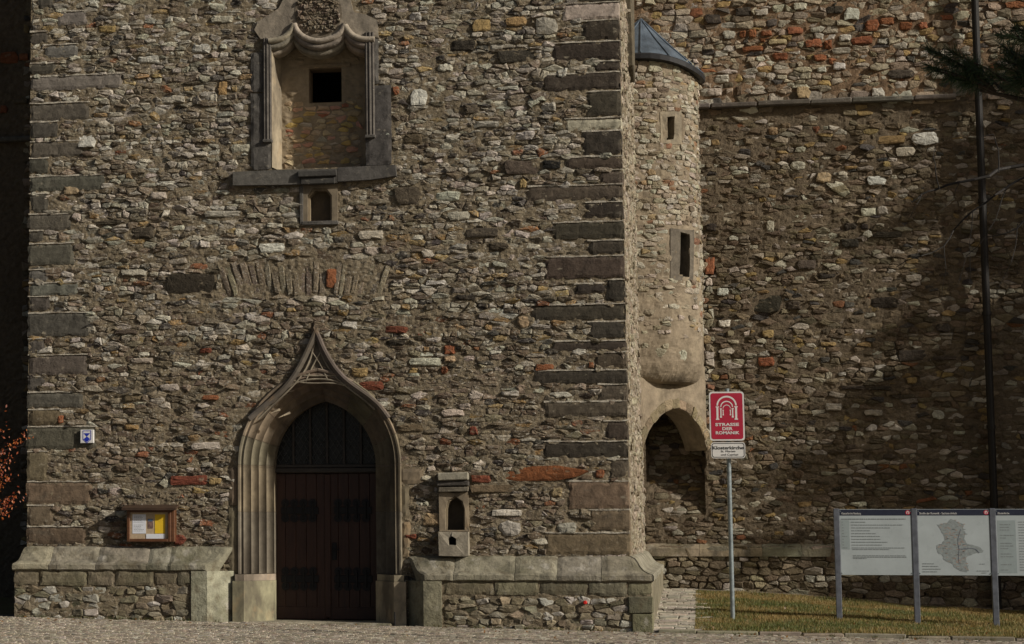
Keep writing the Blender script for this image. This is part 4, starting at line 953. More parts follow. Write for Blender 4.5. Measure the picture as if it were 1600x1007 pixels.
lay_rubble(cells, BM, pl, 'rubble_dark', lambda c, r: pick(pal_nl[:4]+[(2, (.3, .25, .17))], r), rn, 120, [], [], (.0, .03), .012, flat=True)
gs = MB(); gs.add([(x, y, lawn_z(x, min(y, 8.6))+.008+(.02 if y > 8.7 else 0)) for x in [5.2+k*.7 for k in range(12)] for y in (8.55, 8.95)], [(2*k, 2*k+2, 2*k+3, 2*k+1) for k in range(11)]); gs.build('gravel_strip', 'joint', None, None, 'structure')
# left-hand nave wall in the tower's shade
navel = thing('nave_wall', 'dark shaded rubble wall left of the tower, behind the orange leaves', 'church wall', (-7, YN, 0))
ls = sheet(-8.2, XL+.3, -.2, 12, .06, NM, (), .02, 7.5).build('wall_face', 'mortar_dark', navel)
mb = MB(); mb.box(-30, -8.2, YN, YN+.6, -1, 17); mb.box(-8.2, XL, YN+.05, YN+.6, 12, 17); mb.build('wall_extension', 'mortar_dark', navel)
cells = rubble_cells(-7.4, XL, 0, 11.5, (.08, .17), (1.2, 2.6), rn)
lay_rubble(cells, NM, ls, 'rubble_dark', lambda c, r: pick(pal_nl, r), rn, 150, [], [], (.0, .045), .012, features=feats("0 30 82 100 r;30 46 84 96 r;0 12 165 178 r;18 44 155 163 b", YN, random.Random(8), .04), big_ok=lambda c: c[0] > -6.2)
zl = pZ(20, 219, YN); mb = MB(); mb.box(-8.2, XL+.1, YN-.14, YN+.1, zl-.05, zl+.05, (.10, .092, .08), .02); mb.build('string_course_stone', 'quoin', navel)

# ================================================================ stair turret in the corner
YT = 7.75; RT = .98
xq = pX(1021, 300, YT)                     # where the straight face turns into the round
NA = math.radians(10)
TCX, TCY = xq - RT*math.sin(NA), YT + RT*math.cos(NA)
ZTB = pZ(1045, 598, YT-.0); ZTE = pZ(1040, 92, YT)
def tm_off(v):
    t = (v-ZTB)/.42
    return 0. if t >= 1 else -.30*(1-math.sqrt(max(0, 1-(1-max(0, t))**2)))
def TM(u, v, d):                           # u along the wall from the turn, v up, d proud
    d = d + tm_off(v)
    if u <= 0:
        return (xq + u*math.cos(NA) + d*math.sin(NA), YT + u*math.sin(NA) - d*math.cos(NA), v)
    th = NA + u/RT; return (TCX+(RT+d)*math.sin(th), TCY-(RT+d)*math.cos(th), v)
def tuv(px, py):
    Y = YT+.1
    for _ in range(4):
        p = pw(px, py, Y)
        if p.x <= xq: u = (p.x-xq)/math.cos(NA); Y = YT+u*math.sin(NA)
        else: s = min(.999, (p.x-TCX)/RT); th = math.asin(s); u = (th-NA)*RT; Y = TCY-RT*math.cos(th)
    return (u, pZ(px, py, Y))
def tpoly(pts):
    o = [tuv(*p) for p in pts]; return o if area_c(o)[0] > 0 else o[::-1]
UEND = RT*math.radians(105)
turret = thing('stair_turret', 'slim rounded stone stair turret with blue-grey metal roof in the wall corner', 'turret', (TCX, TCY, ZTB))
slot1 = tpoly([(1042, 220), (1042, 184), (1053, 182), (1053, 219)]); slot2 = tpoly([(1061, 430), (1062, 362), (1078, 366), (1077, 434)])
thole = [Zone(slot1), Zone(slot2)]
u_left = (XR-.2-xq)
tw = sheet(u_left, UEND, ZTB, ZTE-.05, .035, TM, thole, .012, 3.3).build('turret_wall', 'plaster', turret)
mb = MB(); ring = [TM(u_left+(UEND-u_left)*k/24, ZTB, 0) for k in range(25)]
mb.add(ring+[(XR-.3, YN, ZTB+.05), (TCX+.6, YN+.1, ZTB+.05)], [tuple(range(24, -1, -1))+(25, 26)], ONE); mb.build('turret_underside', 'plaster', turret)
zst = pZ(1040, 455, YT); rt = random.Random(17)
cells = rubble_cells(u_left+.1, UEND, ZTB+.5, ZTE-.15, (.06, .14), (1.1, 2.4), rt)
pal_t = [(4, (.38, .34, .27)), (3, (.46, .425, .35)), (2.5, (.31, .265, .195)), (.7, (.34, .26, .15)), (1, (.22, .18, .13)), (.4, (.28, .16, .10))]
def keep_t(c):
    z = area_c(c)[1][1]; return z > zst or rt.random() < .45*max(0, (z-ZTB-.45)/(zst-ZTB-.45))+.06
z1, z2 = Zone(tpoly([(1028, 228), (1028, 172), (1067, 172), (1067, 228)])), Zone(tpoly([(1045, 440), (1045, 354), (1085, 354), (1085, 440)]))
lay_rubble([c for c in cells if keep_t(c)], TM, tw, 'turret_stone', lambda c, r: pick(pal_t, r), rt, 280, [z1, z2], thole, (-.008, .028), .006)
for slot, outer, c in ((slot1, [(1032, 226), (1032, 176), (1064, 172), (1064, 226)], (.24, .205, .15)), (slot2, [(1047, 438), (1048, 357), (1084, 360), (1083, 440)], (.115, .10, .08))):
    mb = MB(); ring_plate(mb, tpoly(outer), slot, -.03, .012, -.28, TM, c); mb.v = [tuple(t+rt.uniform(-.012, .012) for t in p) for p in mb.v]; fr = mb.build('slit_window', 'frame', turret)
    A = [min(p[0] for p in slot), max(p[0] for p in slot), min(p[1] for p in slot), max(p[1] for p in slot)]
    mb = MB(); mb.prism(rect(A[0]-.05, A[1]+.05, A[2]-.05, A[3]+.05), -.36, -.30, TM); mb.build('dark_backing', 'void', fr)
# conical sheet metal roof with standing seams
RE = RT+.12; ZE = ZTE+.10; ZAP = ZE+.85; mb = MB(); n = 40
angs = [-math.pi*.75+ 2*math.pi*k/n for k in range(n)]
def cone(r, z, a): return (TCX+r*math.sin(a), TCY-r*math.cos(a), z-.26*max(0, math.sin(a))**2*r/RE)   # the eave dips towards the nave wall
V = [cone(RE, ZE, a) for a in angs]+[cone(RE*.5, ZE+.40, a) for a in angs]+[(TCX, TCY, ZAP)]
mb.add(V, [(k, (k+1) % n, n+(k+1) % n, n+k) for k in range(n)]+[(n+k, n+(k+1) % n, 2*n) for k in range(n)]); roof = mb.build('roof', 'roof', turret)
for k in range(0, n, 3):
    a = angs[k]; mb = MB(); mb.tube([cone(RE+.005, ZE+.012, a), cone(RE*.5, ZE+.412, a), (TCX, TCY, ZAP+.01)], .014, 5); mb.build('seam', 'roof', roof)
mb = MB(); V = [cone(r, z, a) for r, z in ((RE, ZE+.004), (RE+.03, ZE-.02), (RE+.02, ZE-.10), (RT-.05, ZE-.13)) for a in angs]
mb.add(V, [(r*n+k, (r+1)*n+k, (r+1)*n+(k+1) % n, r*n+(k+1) % n) for r in range(3) for k in range(n)]); mb.build('eave', 'roof_edge', roof)
# squinch arch under the turret, running from the tower's side to the nave wall
QA = Vector((XR-.15, 7.62, 0)); QB = Vector((pX(1111, 700, YN), YN-.02, 0)); qd = (QB-QA).normalized(); qn = Vector((qd.y, -qd.x, 0))
def QM(u, v, d): p = QA+qd*u+qn*d; return (p.x, p.y, v)
def quv(px, py):
    r = ray(px, py); t = (QA-CAM).dot(qn)/r.dot(qn); p = CAM+r*t; return ((p-QA).dot(qd), p.z)
def qpoly(pts):
    o = [quv(*p) for p in pts]; return o if area_c(o)[0] > 0 else o[::-1]
op = [(1003, 722), (1006, 694), (1016, 668), (1034, 647), (1056, 636), (1076, 645), (1091, 664), (1100, 684), (1105, 704)]
edge = smooth_path([quv(*p) for p in op], 1)
Z0 = ZTB+.35; L = (QB-QA).length; mb = MB(); V = []
us = edge; m = len(us)
top = [(max(0, min(L, u)), Z0) for u, v in us]; NS = 14; V = []
for k in range(NS+1):
    for (u, v), (tu, tv) in zip(us, top):
        t = k/NS; uu, vv = u+(tu-u)*t, v+(tv-v)*t; V.append(QM(uu, vv, .012*(noise.noise((uu*8, vv*8, 1))+noise.noise((uu*20, vv*20, 4)))))
mb.add(V, [(k*m+i, k*m+i+1, (k+1)*m+i+1, (k+1)*m+i) for k in range(NS) for i in range(m-1)])
V2_ = [QM(u, v, 0) for u, v in us]+[QM(u, v, -.55) for u, v in us]; mb.add(V2_, [(i, m+i, m+i+1, i+1) for i in range(m-1)])
a0 = edge[0]; mb.add([QM(-.3, a0[1], 0), QM(a0[0], a0[1], 0), QM(a0[0], Z0, 0), QM(-.3, Z0, 0)], [(0, 1, 2, 3)])
sq = mb.build('squinch_arch', 'plaster', turret)
for i in range(0, m-1):                    # ring of arch stones
    (u0, v0), (u1, v1) = edge[i], edge[i+1]; cx, cz = quv(1056, 740); k = 1.16
    poly = [(u0, v0), (u1, v1), (cx+(u1-cx)*k, cz+(v1-cz)*k), (cx+(u0-cx)*k, cz+(v0-cz)*k)]
    mb = MB(); stone(mb, poly if area_c(poly)[0] > 0 else poly[::-1], QM, .02, hsv_jit((.27, .22, .145), rt, .2), rt, .004); mb.build('arch_stone', 'turret_stone', sq)
# pale corner stones where turret meets nave wall
cells = [c for c in rubble_cells(pX(1092, 600, YN), pX(1118, 600, YN), pZ(1100, 690, YN), pZ(1100, 430, YN), (.09, .16), (1.1, 2.), rt)]
lay_rubble(cells, lambda u, v, d: (u, YN-.02-d, v), tw, 'turret_stone', lambda c, r: pick(pal_t, r), rt, 60, [], [], (.02, .05), .01)

# ================================================================ downpipe
dp = pw(1553, 780, YN-.2); pipe = thing('downpipe', 'dark iron rain pipe running down the nave wall at the right', 'downpipe', (dp.x, YN-.2, zbase(dp.x)))
mb = MB(); mb.tube([(dp.x, YN-.2, zbase(dp.x)-.05), (dp.x, YN-.2, 11.6)], .065, 14); mb.build('pipe', 'pipe', pipe, smooth=False)
for z in (1.2, 3.2, 5.2, 7.2, 9.2):
    mb = MB(); mb.tube([(dp.x, YN-.2, z), (dp.x, YN-.2, z+.06)], .08, 14); mb.box(dp.x-.02, dp.x+.02, YN-.14, YN+.02, z, z+.05); mb.build('bracket', 'pipe', pipe)

# ================================================================ notice box
nbx = pw(231, 850); box = thing('notice_box', 'brown wooden notice box with papers hanging on the wall left of the portal', 'notice box', (nbx.x, 0, nbx.z))
YB = -.16
(bx0, bz0), (bx1, _), (_, bz1), _ = prect(198, 267, 797, 847, YB); t_ = .045
mb = MB(); mb.box(bx0+.01, bx1-.01, -.12, .0, bz0+.01, bz1-.005); mb.build('back_box', 'wood', box)
for (a, b, c, d_) in ((bx0, bx0+t_, bz0, bz1), (bx1-t_, bx1, bz0, bz1), (bx0+t_+.001, bx1-t_-.001, bz0, bz0+t_), (bx0+t_+.001, bx1-t_-.001, bz1-t_*.8, bz1)):
    mb = MB(); mb.box(a, b, YB, -.121, c, d_, ONE, .006); mb.build('frame', 'wood', box)
mb = MB(); mb.box(bx1+.001, bx1+.05, YB+.02, .01, bz0, bz1, ONE, .006); mb.build('side_cheek', 'wood', box)
mb = MB(); A = [(bx0-.06, -.24, bz1-.005), (bx1+.09, -.24, bz1-.005), (bx1+.09, .02, bz1+.05), (bx0-.06, .02, bz1+.05)]
mb.add(A+[(x, y, z+.035) for x, y, z in A], [(3, 2, 1, 0), (4, 5, 6, 7)]+[(k, (k+1) % 4, 4+(k+1) % 4, 4+k) for k in range(4)]); mb.build('lid_board', 'wood_dark', box)
YP = -.1235
def pbox(px, nm, mat, par, y0, y1, Y): 
    (x0, z0), (x1, _), (_, z1), _ = prect(*px, Y); mb = MB(); mb.box(x0, x1, y0, y1, z0, z1); return mb.build(nm, mat, par), (x0, x1, z0, z1)
pbox((203, 262, 801, 843), 'cork_panel', 'cork', box, -.1225, -.1205, YP)
pp, r_ = pbox((207, 228, 804, 834), 'paper', 'paper', box, -.1265, -.1235, YP); rp = random.Random(6)
mb = MB()
for k in range(11):
    z = r_[3]-.03-k*.022; x = r_[0]+.02; e = r_[1]-.02-rp.uniform(0, .06)
    if k in (5,): continue
    while x < e: w = rp.uniform(.012, .03); mb.box(x, min(x+w, e), -.1272, -.1268, z, z+.006); x += w+.007
mb.build('print', 'ink_soft', pp)
pp, r_ = pbox((231, 239, 811, 826), 'picture', 'picture', box, -.1265, -.1235, YP); pbox((231.5, 238.5, 811.5, 815), 'picture_sky', 'picture_blue', pp, -.1275, -.1268, YP)
pbox((242, 258, 804, 834), 'yellow_paper', 'yellow', box, -.1265, -.1235, YP)
pp, r_ = pbox((228.5, 258, 834.6, 842), 'paper', 'paper', box, -.129, -.1235, YP)

# ================================================================ heritage plaque
r_ = prect(127, 148, 672, 693); (x0, z0), (x1, _), (_, z1), _ = r_
pq = thing('heritage_plaque', 'small white plaque with blue hourglass emblem on a dark corner stone', 'plaque', ((x0+x1)/2, -.04, z0))
mb = MB(); mb.box(x0, x1, -.062, -.02, z0, z1, ONE, .006); mb.build('plate', 'white', pq)
cx, cz, w, h = (x0+x1)/2, (z0+z1)/2, x1-x0, z1-z0
def flat(poly, nm, mat, par, d0, d1): mb = MB(); mb.prism(poly if area_c(poly)[0] > 0 else poly[::-1], d0, d1, FM); return mb.build(nm, mat, par)
shield = [(cx-.27*w, cz+.40*h), (cx+.27*w, cz+.40*h), (cx+.27*w, cz-.22*h), (cx, cz-.46*h), (cx-.27*w, cz-.22*h)]
mb = MB(); ring_plate(mb, [((p[0]-cx)*1.14+cx, (p[1]-cz)*1.1+cz) for p in shield], shield, .0615, .0645, .0615, FM); mb.build('shield_outline', 'blue', pq)
flat([(cx-.24*w, cz+.24*h), (cx+.24*w, cz+.24*h), (cx, cz-.02*h)], 'emblem', 'blue', pq, .0615, .0645)
flat([(cx, cz-.0*h), (cx+.24*w, cz-.2*h), (cx, cz-.42*h), (cx-.24*w, cz-.2*h)], 'emblem', 'blue', pq, .0615, .0645)

# ================================================================ route sign on its pole
YS = 2.0; b_ = pw(1145, 970, YS); sx = b_.x; sz = lawn_z(sx, YS)
sg = thing('signpost', 'steel pole with red arch sign above a small white name plate', 'sign', (sx, YS, sz))
def sr(px, Y=YS-.05): return prect(*px, Y)
ztop_ = pZ(1137, 609, YS); mb = MB(); mb.tube([(sx, YS, sz-.15), (sx, YS, ztop_)], .034, 14); mb.tube([(sx, YS, ztop_), (sx, YS, ztop_+.012)], .038, 14); mb.build('pole', 'pole', sg, smooth=False)
def rr(x0, x1, z0, z1, r, n=5):
    o = []
    for cx_, cz_, a0_ in ((x1-r, z0+r, -90), (x1-r, z1-r, 0), (x0+r, z1-r, 90), (x0+r, z0+r, 180)):
        for k in range(n+1): a = math.radians(a0_+90*k/n); o.append((cx_+r*math.cos(a), cz_+r*math.sin(a)))
    return o
YF = YS-.06
SG = lambda u, v, d: (u, YF-d, v)
def splate(px, mat, nm):
    (x0, z0), (x1, _), (_, z1), _ = sr(px); mb = MB(); mb.prism(rr(x0, x1, z0, z1, .045), .0, .022, SG); return mb.build(nm, mat, sg), (x0, x1, z0, z1)
_c = pX(1141, 660, YS-.05); off = sx-_c*0
A1, (rx0, rx1, rz0, rz1) = splate((1108.5, 1163, 612.5, 689), 'white', 'route_panel')
mb = MB(); mb.prism(rr(rx0+.022, rx1-.022, rz0+.022, rz1-.022, .035), .0225, .024, SG); red = mb.build('red_field', 'red', A1)
w, h = rx1-rx0, rz1-rz0; mx = (rx0+rx1)/2; tz = lambda f: rz1-h*f
tx = lambda f: mx+w*f
em = MB()
for (ri, wd_, cz_, cxo, b0, b1) in ((.245, .045, .285, .245, .30, .575), (.155, .028, .315, .17, .34, .53), (.095, .018, .345, .105, .37, .485)):
    arc = [(tx(ri*math.cos(a)), tz(cz_)+w*ri*.98*math.sin(a)) for a in [math.pi*k/20 for k in range(21)]]
    arc_o = [(tx((ri+wd_)*math.cos(a)), tz(cz_)+w*(ri+wd_)*math.sin(a)) for a in [math.pi*k/20 for k in range(21)]]
    V = [SG(*p, .0255) for p in arc]+[SG(*p, .0255) for p in arc_o]; em.add(V, [(k, 21+k, 22+k, k+1) for k in range(20)])
    for s in (-1, 1):
        c_ = s*(ri+wd_*.5); ww = wd_*.8
        for (f0, f1, k) in ((b0, b0+.02, 1.35), (b0+.02, b1-.025, .8), (b1-.025, b1, 1.35)):
            em.prism(rect(tx(c_-ww*k), tx(c_+ww*k), tz(f1), tz(f0)), .0235, .0255, SG)
em.build('arch_emblem', 'white', A1)
for body, f, wd_ in (('STRASSE', .70, .68), ('DER', .785, .30), ('ROMANIK', .868, .68)):
    text_mesh('lettering', body, .062, 'white', A1, (mx, YF-.0255, tz(f)), width=w*wd_, bold=.0018)
A2, (rx0, rx1, rz0, rz1) = splate((1111, 1164.5, 691.5, 716.5), 'white', 'name_panel')
mb = MB(); ring_plate(mb, rr(rx0+.012, rx1-.012, rz0+.012, rz1-.012, .035), rr(rx0+.022, rx1-.022, rz0+.022, rz1-.022, .03), .021, .0235, .021, SG); mb.build('border_line', 'ink', A2)
w, h = rx1-rx0, rz1-rz0; mx = (rx0+rx1)/2
text_mesh('lettering', 'Klosterkirche', .07, 'ink', A2, (mx, YF-.024, rz1-h*.44), width=w*.90, bold=.0012)
text_mesh('lettering', 'St. Marien', .042, 'ink', A2, (mx, YF-.024, rz1-h*.62), width=w*.42)
text_mesh('lettering', 'und Cyprian', .042, 'ink', A2, (mx+.02, YF-.024, rz1-h*.83), width=w*.50)
for z in (ztop_-.12, rz0+h*.5):
    mb = MB(); mb.tube([(sx, YS, z-.02), (sx, YS, z+.02)], .042, 14); mb.box(sx-.05, sx+.05, YF+.0005, YS-.03, z-.02, z+.02); mb.build('clamp', 'pole', sg)

# ================================================================ information boards
YBD = 2.5; base_px = [(1312, 975), (1432, 978), (1555, 988), (1679, 990)]
ptop = pZ(1310, 795, YBD); pxs = [pX(1308, 850, YBD), pX(1429.5, 850, YBD), pX(1552, 850, YBD), pX(1675, 850, YBD)]
bd = thing('information_board', 'long grey information board of pale panels on slate-blue posts', 'information board', (sum(pxs)/4, YBD, lawn_z(8, YBD)))
for x in pxs:
    mb = MB(); mb.box(x-.042, x+.042, YBD-.045, YBD+.045, lawn_z(x, YBD)-.25, ptop, ONE, .006); mb.build('post', 'post', bd)
pb = pZ(1370, 899, YBD); BDM = lambda u, v, d: (u, YBD-.015-d, v); rb = random.Random(12)
def words(mb, x0, x1, z, hgt, d=.0245):
    x = x0
    while x < x1:
        w = rb.uniform(.015, .06); mb.box(x, min(x+w, x1), YBD-.015-d, YBD-.015-d+.0015, z, z+hgt); x += w+rb.uniform(.006, .012)
def logo(par, cx, cz):
    mb = MB(); mb.prism([(cx+.036*math.cos(k*math.pi/8), cz+.036*math.sin(k*math.pi/8)) for k in range(16)], .023, .0245, BDM); lg = mb.build('round_logo', 'red', par)
    mb = MB(); 
    for s in (-1, 1): mb.prism(rect(cx+s*.014-.005, cx+s*.014+.005, cz-.02, cz+.005), .0246, .0255, BDM)
    V = [BDM(cx+r_*math.cos(a), cz+.005+r_*math.sin(a), .0255) for r_ in (.010, .019) for a in [math.pi*k/8 for k in range(9)]]; mb.add(V, [(k, 9+k, 10+k, k+1) for k in range(8)])
    mb.build('logo_arch', 'white', par)
for i in range(3):
    x0, x1 = pxs[i]+.043, pxs[i+1]-.043; mb = MB(); mb.box(x0, x1, YBD-.0365, YBD+.0, pb, ptop-.012, ONE, .003)
    pnl = mb.build('panel', 'panel', bd); hh_ = ptop-.012-pb; W_ = x1-x0; zz_ = lambda f: ptop-.012-hh_*f; xx_ = lambda f: x0+W_*f
    mb = MB(); mb.box(x0+.002, x1-.002, YBD-.038, YBD-.0368, zz_(.095), zz_(.004)); mb.build('header', 'navy', pnl)
    title = ('Klosterkirche Nienburg', 'Straße der Romanik - Sachsen-Anhalt', 'Klosterkirche')[i]
    text_mesh('title', title, .045, 'white', pnl, (xx_(.03), YBD-.0395, zz_(.078)), align='LEFT', width=W_*(.27, .52, .16)[i])
    if i < 2: logo(pnl, xx_(.955), zz_(.05))
    ink = MB()
    if i == 0:
        mb = MB(); mb.box(xx_(.015), xx_(.135), YBD-.038, YBD-.0368, zz_(.61), zz_(.165)); mb.build('date_column', 'panel_grey', pnl)
        words(ink, xx_(.025), xx_(.92), zz_(.155), .013)
        for k, e in enumerate((.36, .88, .70, .42, .50, .56, .56, .66, .58, .90)):
            z = zz_(.20+.0435*k); words(ink, xx_(.16), xx_(e), z, .010); words(ink, xx_(.03), xx_(.055 if k not in (5, 9) else .10), z, .010)
        words(ink, xx_(.17), xx_(.68), zz_(.615), .010)
        for k, e in enumerate((.91, .92, .36)): words(ink, xx_(.175), xx_(e), zz_(.71+.021*k), .010)
    elif i == 1:
        pts = [(.46, .145), (.52, .165), (.56, .20), (.62, .215), (.64, .24), (.63, .30), (.66, .36), (.645, .45), (.68, .52), (.78, .545), (.86, .58), (.90, .63), (.88, .655), (.78, .665), (.70, .70), (.655, .73), (.66, .80), (.69, .93), (.655, .955), (.58, .93), (.49, .88), (.47, .83), (.41, .80), (.35, .765), (.33, .70), (.27, .655), (.255, .60), (.25, .55), (.33, .52), (.37, .47), (.36, .40), (.335, .35), (.31, .28), (.27, .235), (.36, .215), (.42, .205)]
        fine = []
        for k in range(len(pts)):
            a, b = pts[k-1], pts[k]
            for q in range(3): fine.append((xx_(a[0]+(b[0]-a[0])*q/3+rb.uniform(-.006, .006)), zz_(a[1]+(b[1]-a[1])*q/3+rb.uniform(-.006, .006))))
        mb = MB(); mb.prism(fine if area_c(fine)[0] > 0 else fine[::-1], .022, .0235, BDM); mp_ = mb.build('map', 'map', pnl)
        zn = Zone(fine); dots = MB(); lines = MB()
        for k in range(260):
            p = (rb.uniform(xx_(.25), xx_(.68)), rb.uniform(zz_(.94), zz_(.16)))
            if zn.has(p): (dots if rb.random() < .6 else lines).box(p[0], p[0]+rb.uniform(.012, .045), YBD-.0395, YBD-.0388, p[1], p[1]+rb.uniform(.006, .010))
        dots.build('map_towns', 'map_pink', mp_, kind='stuff'); lines.build('map_names', 'ink_soft', mp_, kind='stuff')
        mb = MB(); R_ = smooth_path([(xx_(a), zz_(b)) for a, b in ((.56, .60), (.63, .60), (.72, .585), (.79, .60), (.82, .63), (.84, .66))]); mb.tube([(u, YBD-.039, v) for u, v in R_], .004, 4)
        R_ = smooth_path([(xx_(a), zz_(b)) for a, b in ((.60, .30), (.56, .42), (.55, .52), (.57, .60), (.55, .72), (.56, .82))]); mb.tube([(u, YBD-.039, v) for u, v in R_], .003, 4); mb.build('map_rivers', 'map_line', mp_)
        for k, e in enumerate((.21, .27, .30, .25)): words(ink, xx_(.05), xx_(e), zz_(.83+.04*k), .011)
        words(ink, xx_(.80), xx_(.97), zz_(.935), .010); words(ink, xx_(.86), xx_(.93), zz_(.965), .010); words(ink, xx_(.84), xx_(.91), zz_(.83), .008)
    else:
        mb = MB(); mb.box(xx_(.02), xx_(.27), YBD-.038, YBD-.0368, zz_(.96), zz_(.17)); mb.build('date_column', 'panel_grey', pnl)
        for k in range(19):
            if rb.random() < .75: words(ink, xx_(.05), xx_(rb.uniform(.12, .25)), zz_(.2+.04*k), .011)
            words(ink, xx_(.31), xx_(rb.uniform(.5, .95)), zz_(.2+.04*k), .010)
    ink.build('print', 'ink_soft', pnl, kind='stuff')
    for fx in (.012, .988):
        for fz in (.03, .97): mb = MB(); mb.tube([(xx_(fx), YBD-.0365, zz_(fz)), (xx_(fx), YBD-.0445, zz_(fz))], [.010, .007], 8); mb.build('bolt', 'pole', pnl)

# ================================================================ trees
def limb_pts(a, b, n, wob, rg):
    a, b = Vector(a), Vector(b); L = (b-a).length
    return [a+(b-a)*(k/n)+Vector((rg.gauss(0, wob), rg.gauss(0, wob), rg.gauss(0, wob)))*L*(0 if k in (0, n) else 1) for k in range(n+1)]
def pine(name, label, base, H, R, z_low, seed, n_limb=46, tufts=9, needle=.13, per=46, wid=.0022):
    rg = random.Random(seed); nr_ = np.random.default_rng(seed)
    t = thing(name, label, 'tree', base, 'pine trees at the right'); bx_, by_, bz_ = base
    tr = MB(); P_ = limb_pts((bx_, by_, bz_-.2), (bx_+.2, by_, bz_+H), 8, .006, rg); tr.tube(P_, [.24-.21*k/8 for k in range(9)], 10); trunk = tr.build('trunk', 'bark', t)
    lb = MB(); T = []; D = []
    for i in range(n_limb):
        f = (i+.5)/n_limb; z = bz_+z_low+(H-z_low-.3)*f; a = i*2.399+rg.uniform(-.3, .3); r = R*(1-.72*f)*rg.uniform(.75, 1.1)
        s = Vector((bx_+.2*(z-bz_)/H, by_, z)); e = s+Vector((math.cos(a)*r, math.sin(a)*r, r*rg.uniform(-.12, .22)))
        L = limb_pts(s, e, 5, .03, rg); lb.tube(L, [.05*(1-.8*k/5)*(r/R+.3) for k in range(6)], 5)
        for k in range(tufts):
            q = rg.uniform(.3, 1.); b0 = s+(e-s)*q; sd = (e-s).normalized(); pr = Vector((-sd.y, sd.x, 0))*rg.choice((-1, 1))
            tip = b0+(sd*rg.uniform(.2, .5)+pr*rg.uniform(.1, .55)+Vector((0, 0, rg.uniform(.05, .3))))*min(1, r*.4+.2)
            lb.tube([b0, (b0+tip)/2+Vector((0, 0, .03)), tip], [.012, .009, .006], 4); d = (tip-b0).normalized()
            for m_ in (1., .72, .45): T.append(b0+(tip-b0)*m_); D.append(d)
    lb.build('limbs', 'bark', trunk)
    T = np.array(T); D = np.array(D); n = len(T)*per
    o = np.repeat(T, per, 0); d = np.repeat(D, per, 0); rd = nr_.standard_normal((n, 3)); rd /= np.linalg.norm(rd, axis=1)[:, None]
    v = d*.75+rd*.8; v /= np.linalg.norm(v, axis=1)[:, None]; ln = needle*(.7+.6*nr_.random((n, 1)))
    o = o - d*nr_.random((n, 1))*.12; sdv = np.cross(v, nr_.standard_normal((n, 3))); sdv /= np.linalg.norm(sdv, axis=1)[:, None]
    tip = o+v*ln; tip[:, 2] -= .01
    VV = np.stack([o-sdv*wid, o+sdv*wid, tip], 1).reshape(-1, 3)
    c = np.array([.032, .062, .026])*(.6+.8*nr_.random((n, 1)))+np.array([.02, .02, 0])*nr_.random((n, 1))
    np_mesh('crown', VV, np.arange(n*3).reshape(-1, 3), 'needle', t, np.repeat(c, 3, 0), None, base)
    return t
YPN = -15.; pe = pw(1600, 60, YPN)
PB = (pe.x+1.65, YPN, gz(10)); pine('pine_tree', 'dark green pine reaching into the top right corner', PB, pe.z+3.4-PB[2], 2.15, pe.z-.62, 4, 90, 20, .15, 60, .0035)
# unseen pines added farther right so their crowns shade the nave wall's end
pine('pine_tree', 'unseen pine placed beyond the right edge to shade the end of the nave wall', (20.8, 6.0, -.4), 15.5, 3.5, .8, 5, 130, 9, .26, 24, .034)
pine('pine_tree', 'tallest unseen pine, placed farthest right to shade the nave wall', (26.0, 5.0, -.4), 20, 4.3, 1.5, 6, 120, 9, .28, 22, .036)
pine('pine_tree', 'low bushy unseen pine nearest the nave wall, placed to fill in its shade', (17.2, 7.2, -.4), 9.5, 3.0, .3, 8, 130, 9, .24, 24, .034)
# bare tree at the right, only its twigs in view
YBR = -6.; q = lambda x, y, Y=YBR: tuple(pw(x, y, Y)); tb = pw(1690, 1000, YBR)
bare = thing('bare_tree', 'leafless dark twigs reaching in from the right edge before the rain pipe', 'tree', (tb.x, YBR, gz(tb.x)))
mb = MB(); mb.tube([(tb.x, YBR, gz(tb.x)-.2), q(1682, 700), q(1672, 400), q(1690, 100)], [.11, .09, .07, .03], 8); trk = mb.build('trunk', 'twig', bare)
twigs = [([(1675, 330), (1620, 258), (1578, 262), (1545, 276), (1500, 285), (1462, 297), (1440, 304), (1424, 316)], .026), ([(1678, 420), (1640, 262), (1590, 282), (1555, 305), (1520, 330), (1490, 360), (1475, 385), (1440, 400), (1400, 418)], .017),
         ([(1676, 480), (1630, 330), (1600, 345), (1570, 366), (1540, 370)], .02), ([(1468, 296), (1462, 270), (1458, 245), (1462, 232)], .008), ([(1560, 270), (1560, 235), (1552, 210), (1520, 216)], .009), ([(1575, 290), (1560, 330), (1545, 360), (1530, 380)], .007),
         ([(1475, 385), (1478, 420), (1470, 470)], .005), ([(1520, 330), (1515, 380), (1516, 440)], .005), ([(1540, 370), (1510, 400), (1495, 450)], .005), ([(1440, 304), (1432, 320), (1420, 345)], .006), ([(1500, 285), (1490, 310), (1470, 330)], .005), ([(1590, 350), (1580, 410), (1560, 450)], .006)]
rtw = random.Random(2)
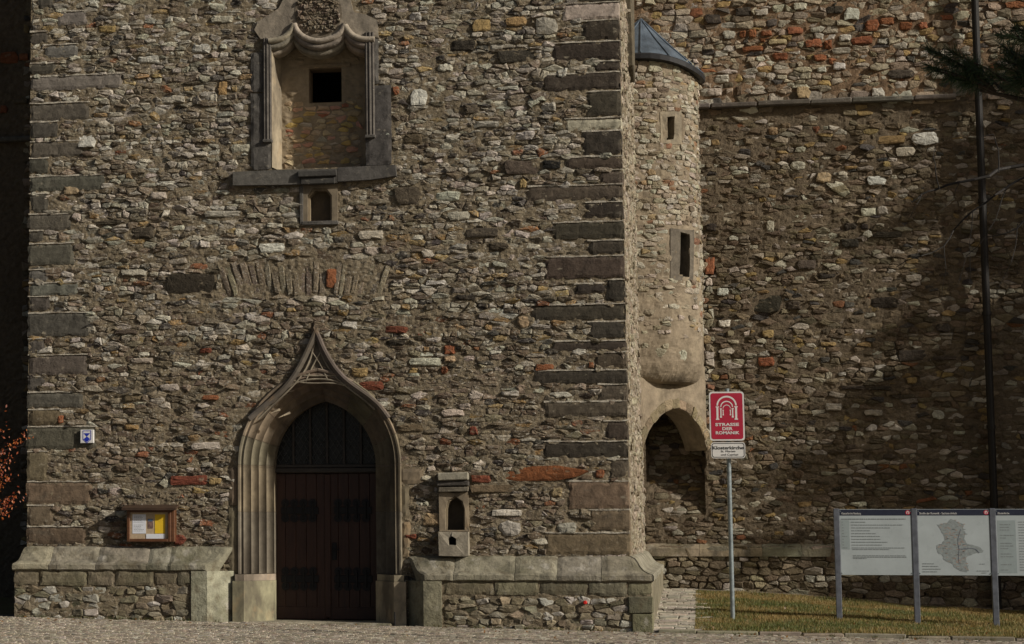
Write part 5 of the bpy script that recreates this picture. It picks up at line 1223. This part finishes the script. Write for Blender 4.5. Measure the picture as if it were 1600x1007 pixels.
for pts, r in twigs:
    w = [Vector(q(x, y, YBR+rtw.uniform(-.15, .15) if 0 < k else YBR)) for k, (x, y) in enumerate(pts)]
    sp = []
    for a, b in zip(w[:-1], w[1:]): sp += [a, (a+b)/2+Vector((rtw.gauss(0, .012), rtw.gauss(0, .02), rtw.gauss(0, .012)))]
    sp.append(w[-1]); n = len(sp); mb = MB(); mb.tube(sp, [r*(1-.75*k/(n-1)) for k in range(n)], 6); mb.build('branch', 'twig', trk)
# orange-leaved shrub at the left edge
YM = -1.1; tb = pw(-75, 985, YM); shr = thing('autumn_shrub', 'shrub with orange autumn leaves at the left edge', 'shrub', (tb.x, YM, gz(tb.x)))
mb = MB(); mb.tube([(tb.x, YM, gz(tb.x)-.1), q(-72, 850, YM), q(-66, 720, YM), q(-80, 600, YM)], [.06, .05, .04, .02], 8); trk = mb.build('trunk', 'twig', shr)
rl = random.Random(15); LV = []; LC = []
targets = [((-70, 760), (38, 676), 60), ((-70, 740), (12, 672), 46), ((-70, 790), (20, 715), 55), ((-70, 800), (18, 745), 60), ((-70, 820), (22, 775), 60), ((-70, 840), (14, 795), 55), ((-70, 700), (-5, 640), 40), ((-70, 830), (-10, 760), 90), ((-70, 760), (-20, 700), 80)]
for s, e, n in targets:
    A, B = Vector(q(*s, YM)), Vector(q(*e, YM))+Vector((0, rl.uniform(-.25, .25), 0)); P_ = limb_pts(A, B, 6, .03, rl)
    mb = MB(); mb.tube(P_, [.016*(1-.8*k/6) for k in range(7)], 5); mb.build('branch', 'twig', trk)
    for k in range(n*2):
        f = rl.uniform(.35, 1.02); c = A+(B-A)*f+Vector((rl.gauss(0, .05), rl.gauss(0, .09), rl.gauss(0, .05)))
        u = Vector((rl.gauss(0, 1), rl.gauss(0, 1), rl.gauss(0, 1))).normalized(); v = u.orthogonal().normalized(); sz_ = rl.uniform(.014, .030)
        LV += [c-u*sz_, c+v*sz_*.5, c+u*sz_, c-v*sz_*.5]; col = rl.choice([(.36, .085, .018), (.29, .055, .012), (.42, .13, .028), (.2, .036, .012)]); LC += [col]*4
np_mesh('leaves', [tuple(p) for p in LV], np.arange(len(LV)).reshape(-1, 4), 'leaf', shr, np.array(LC), 'stuff', tuple(WORLD[shr]))
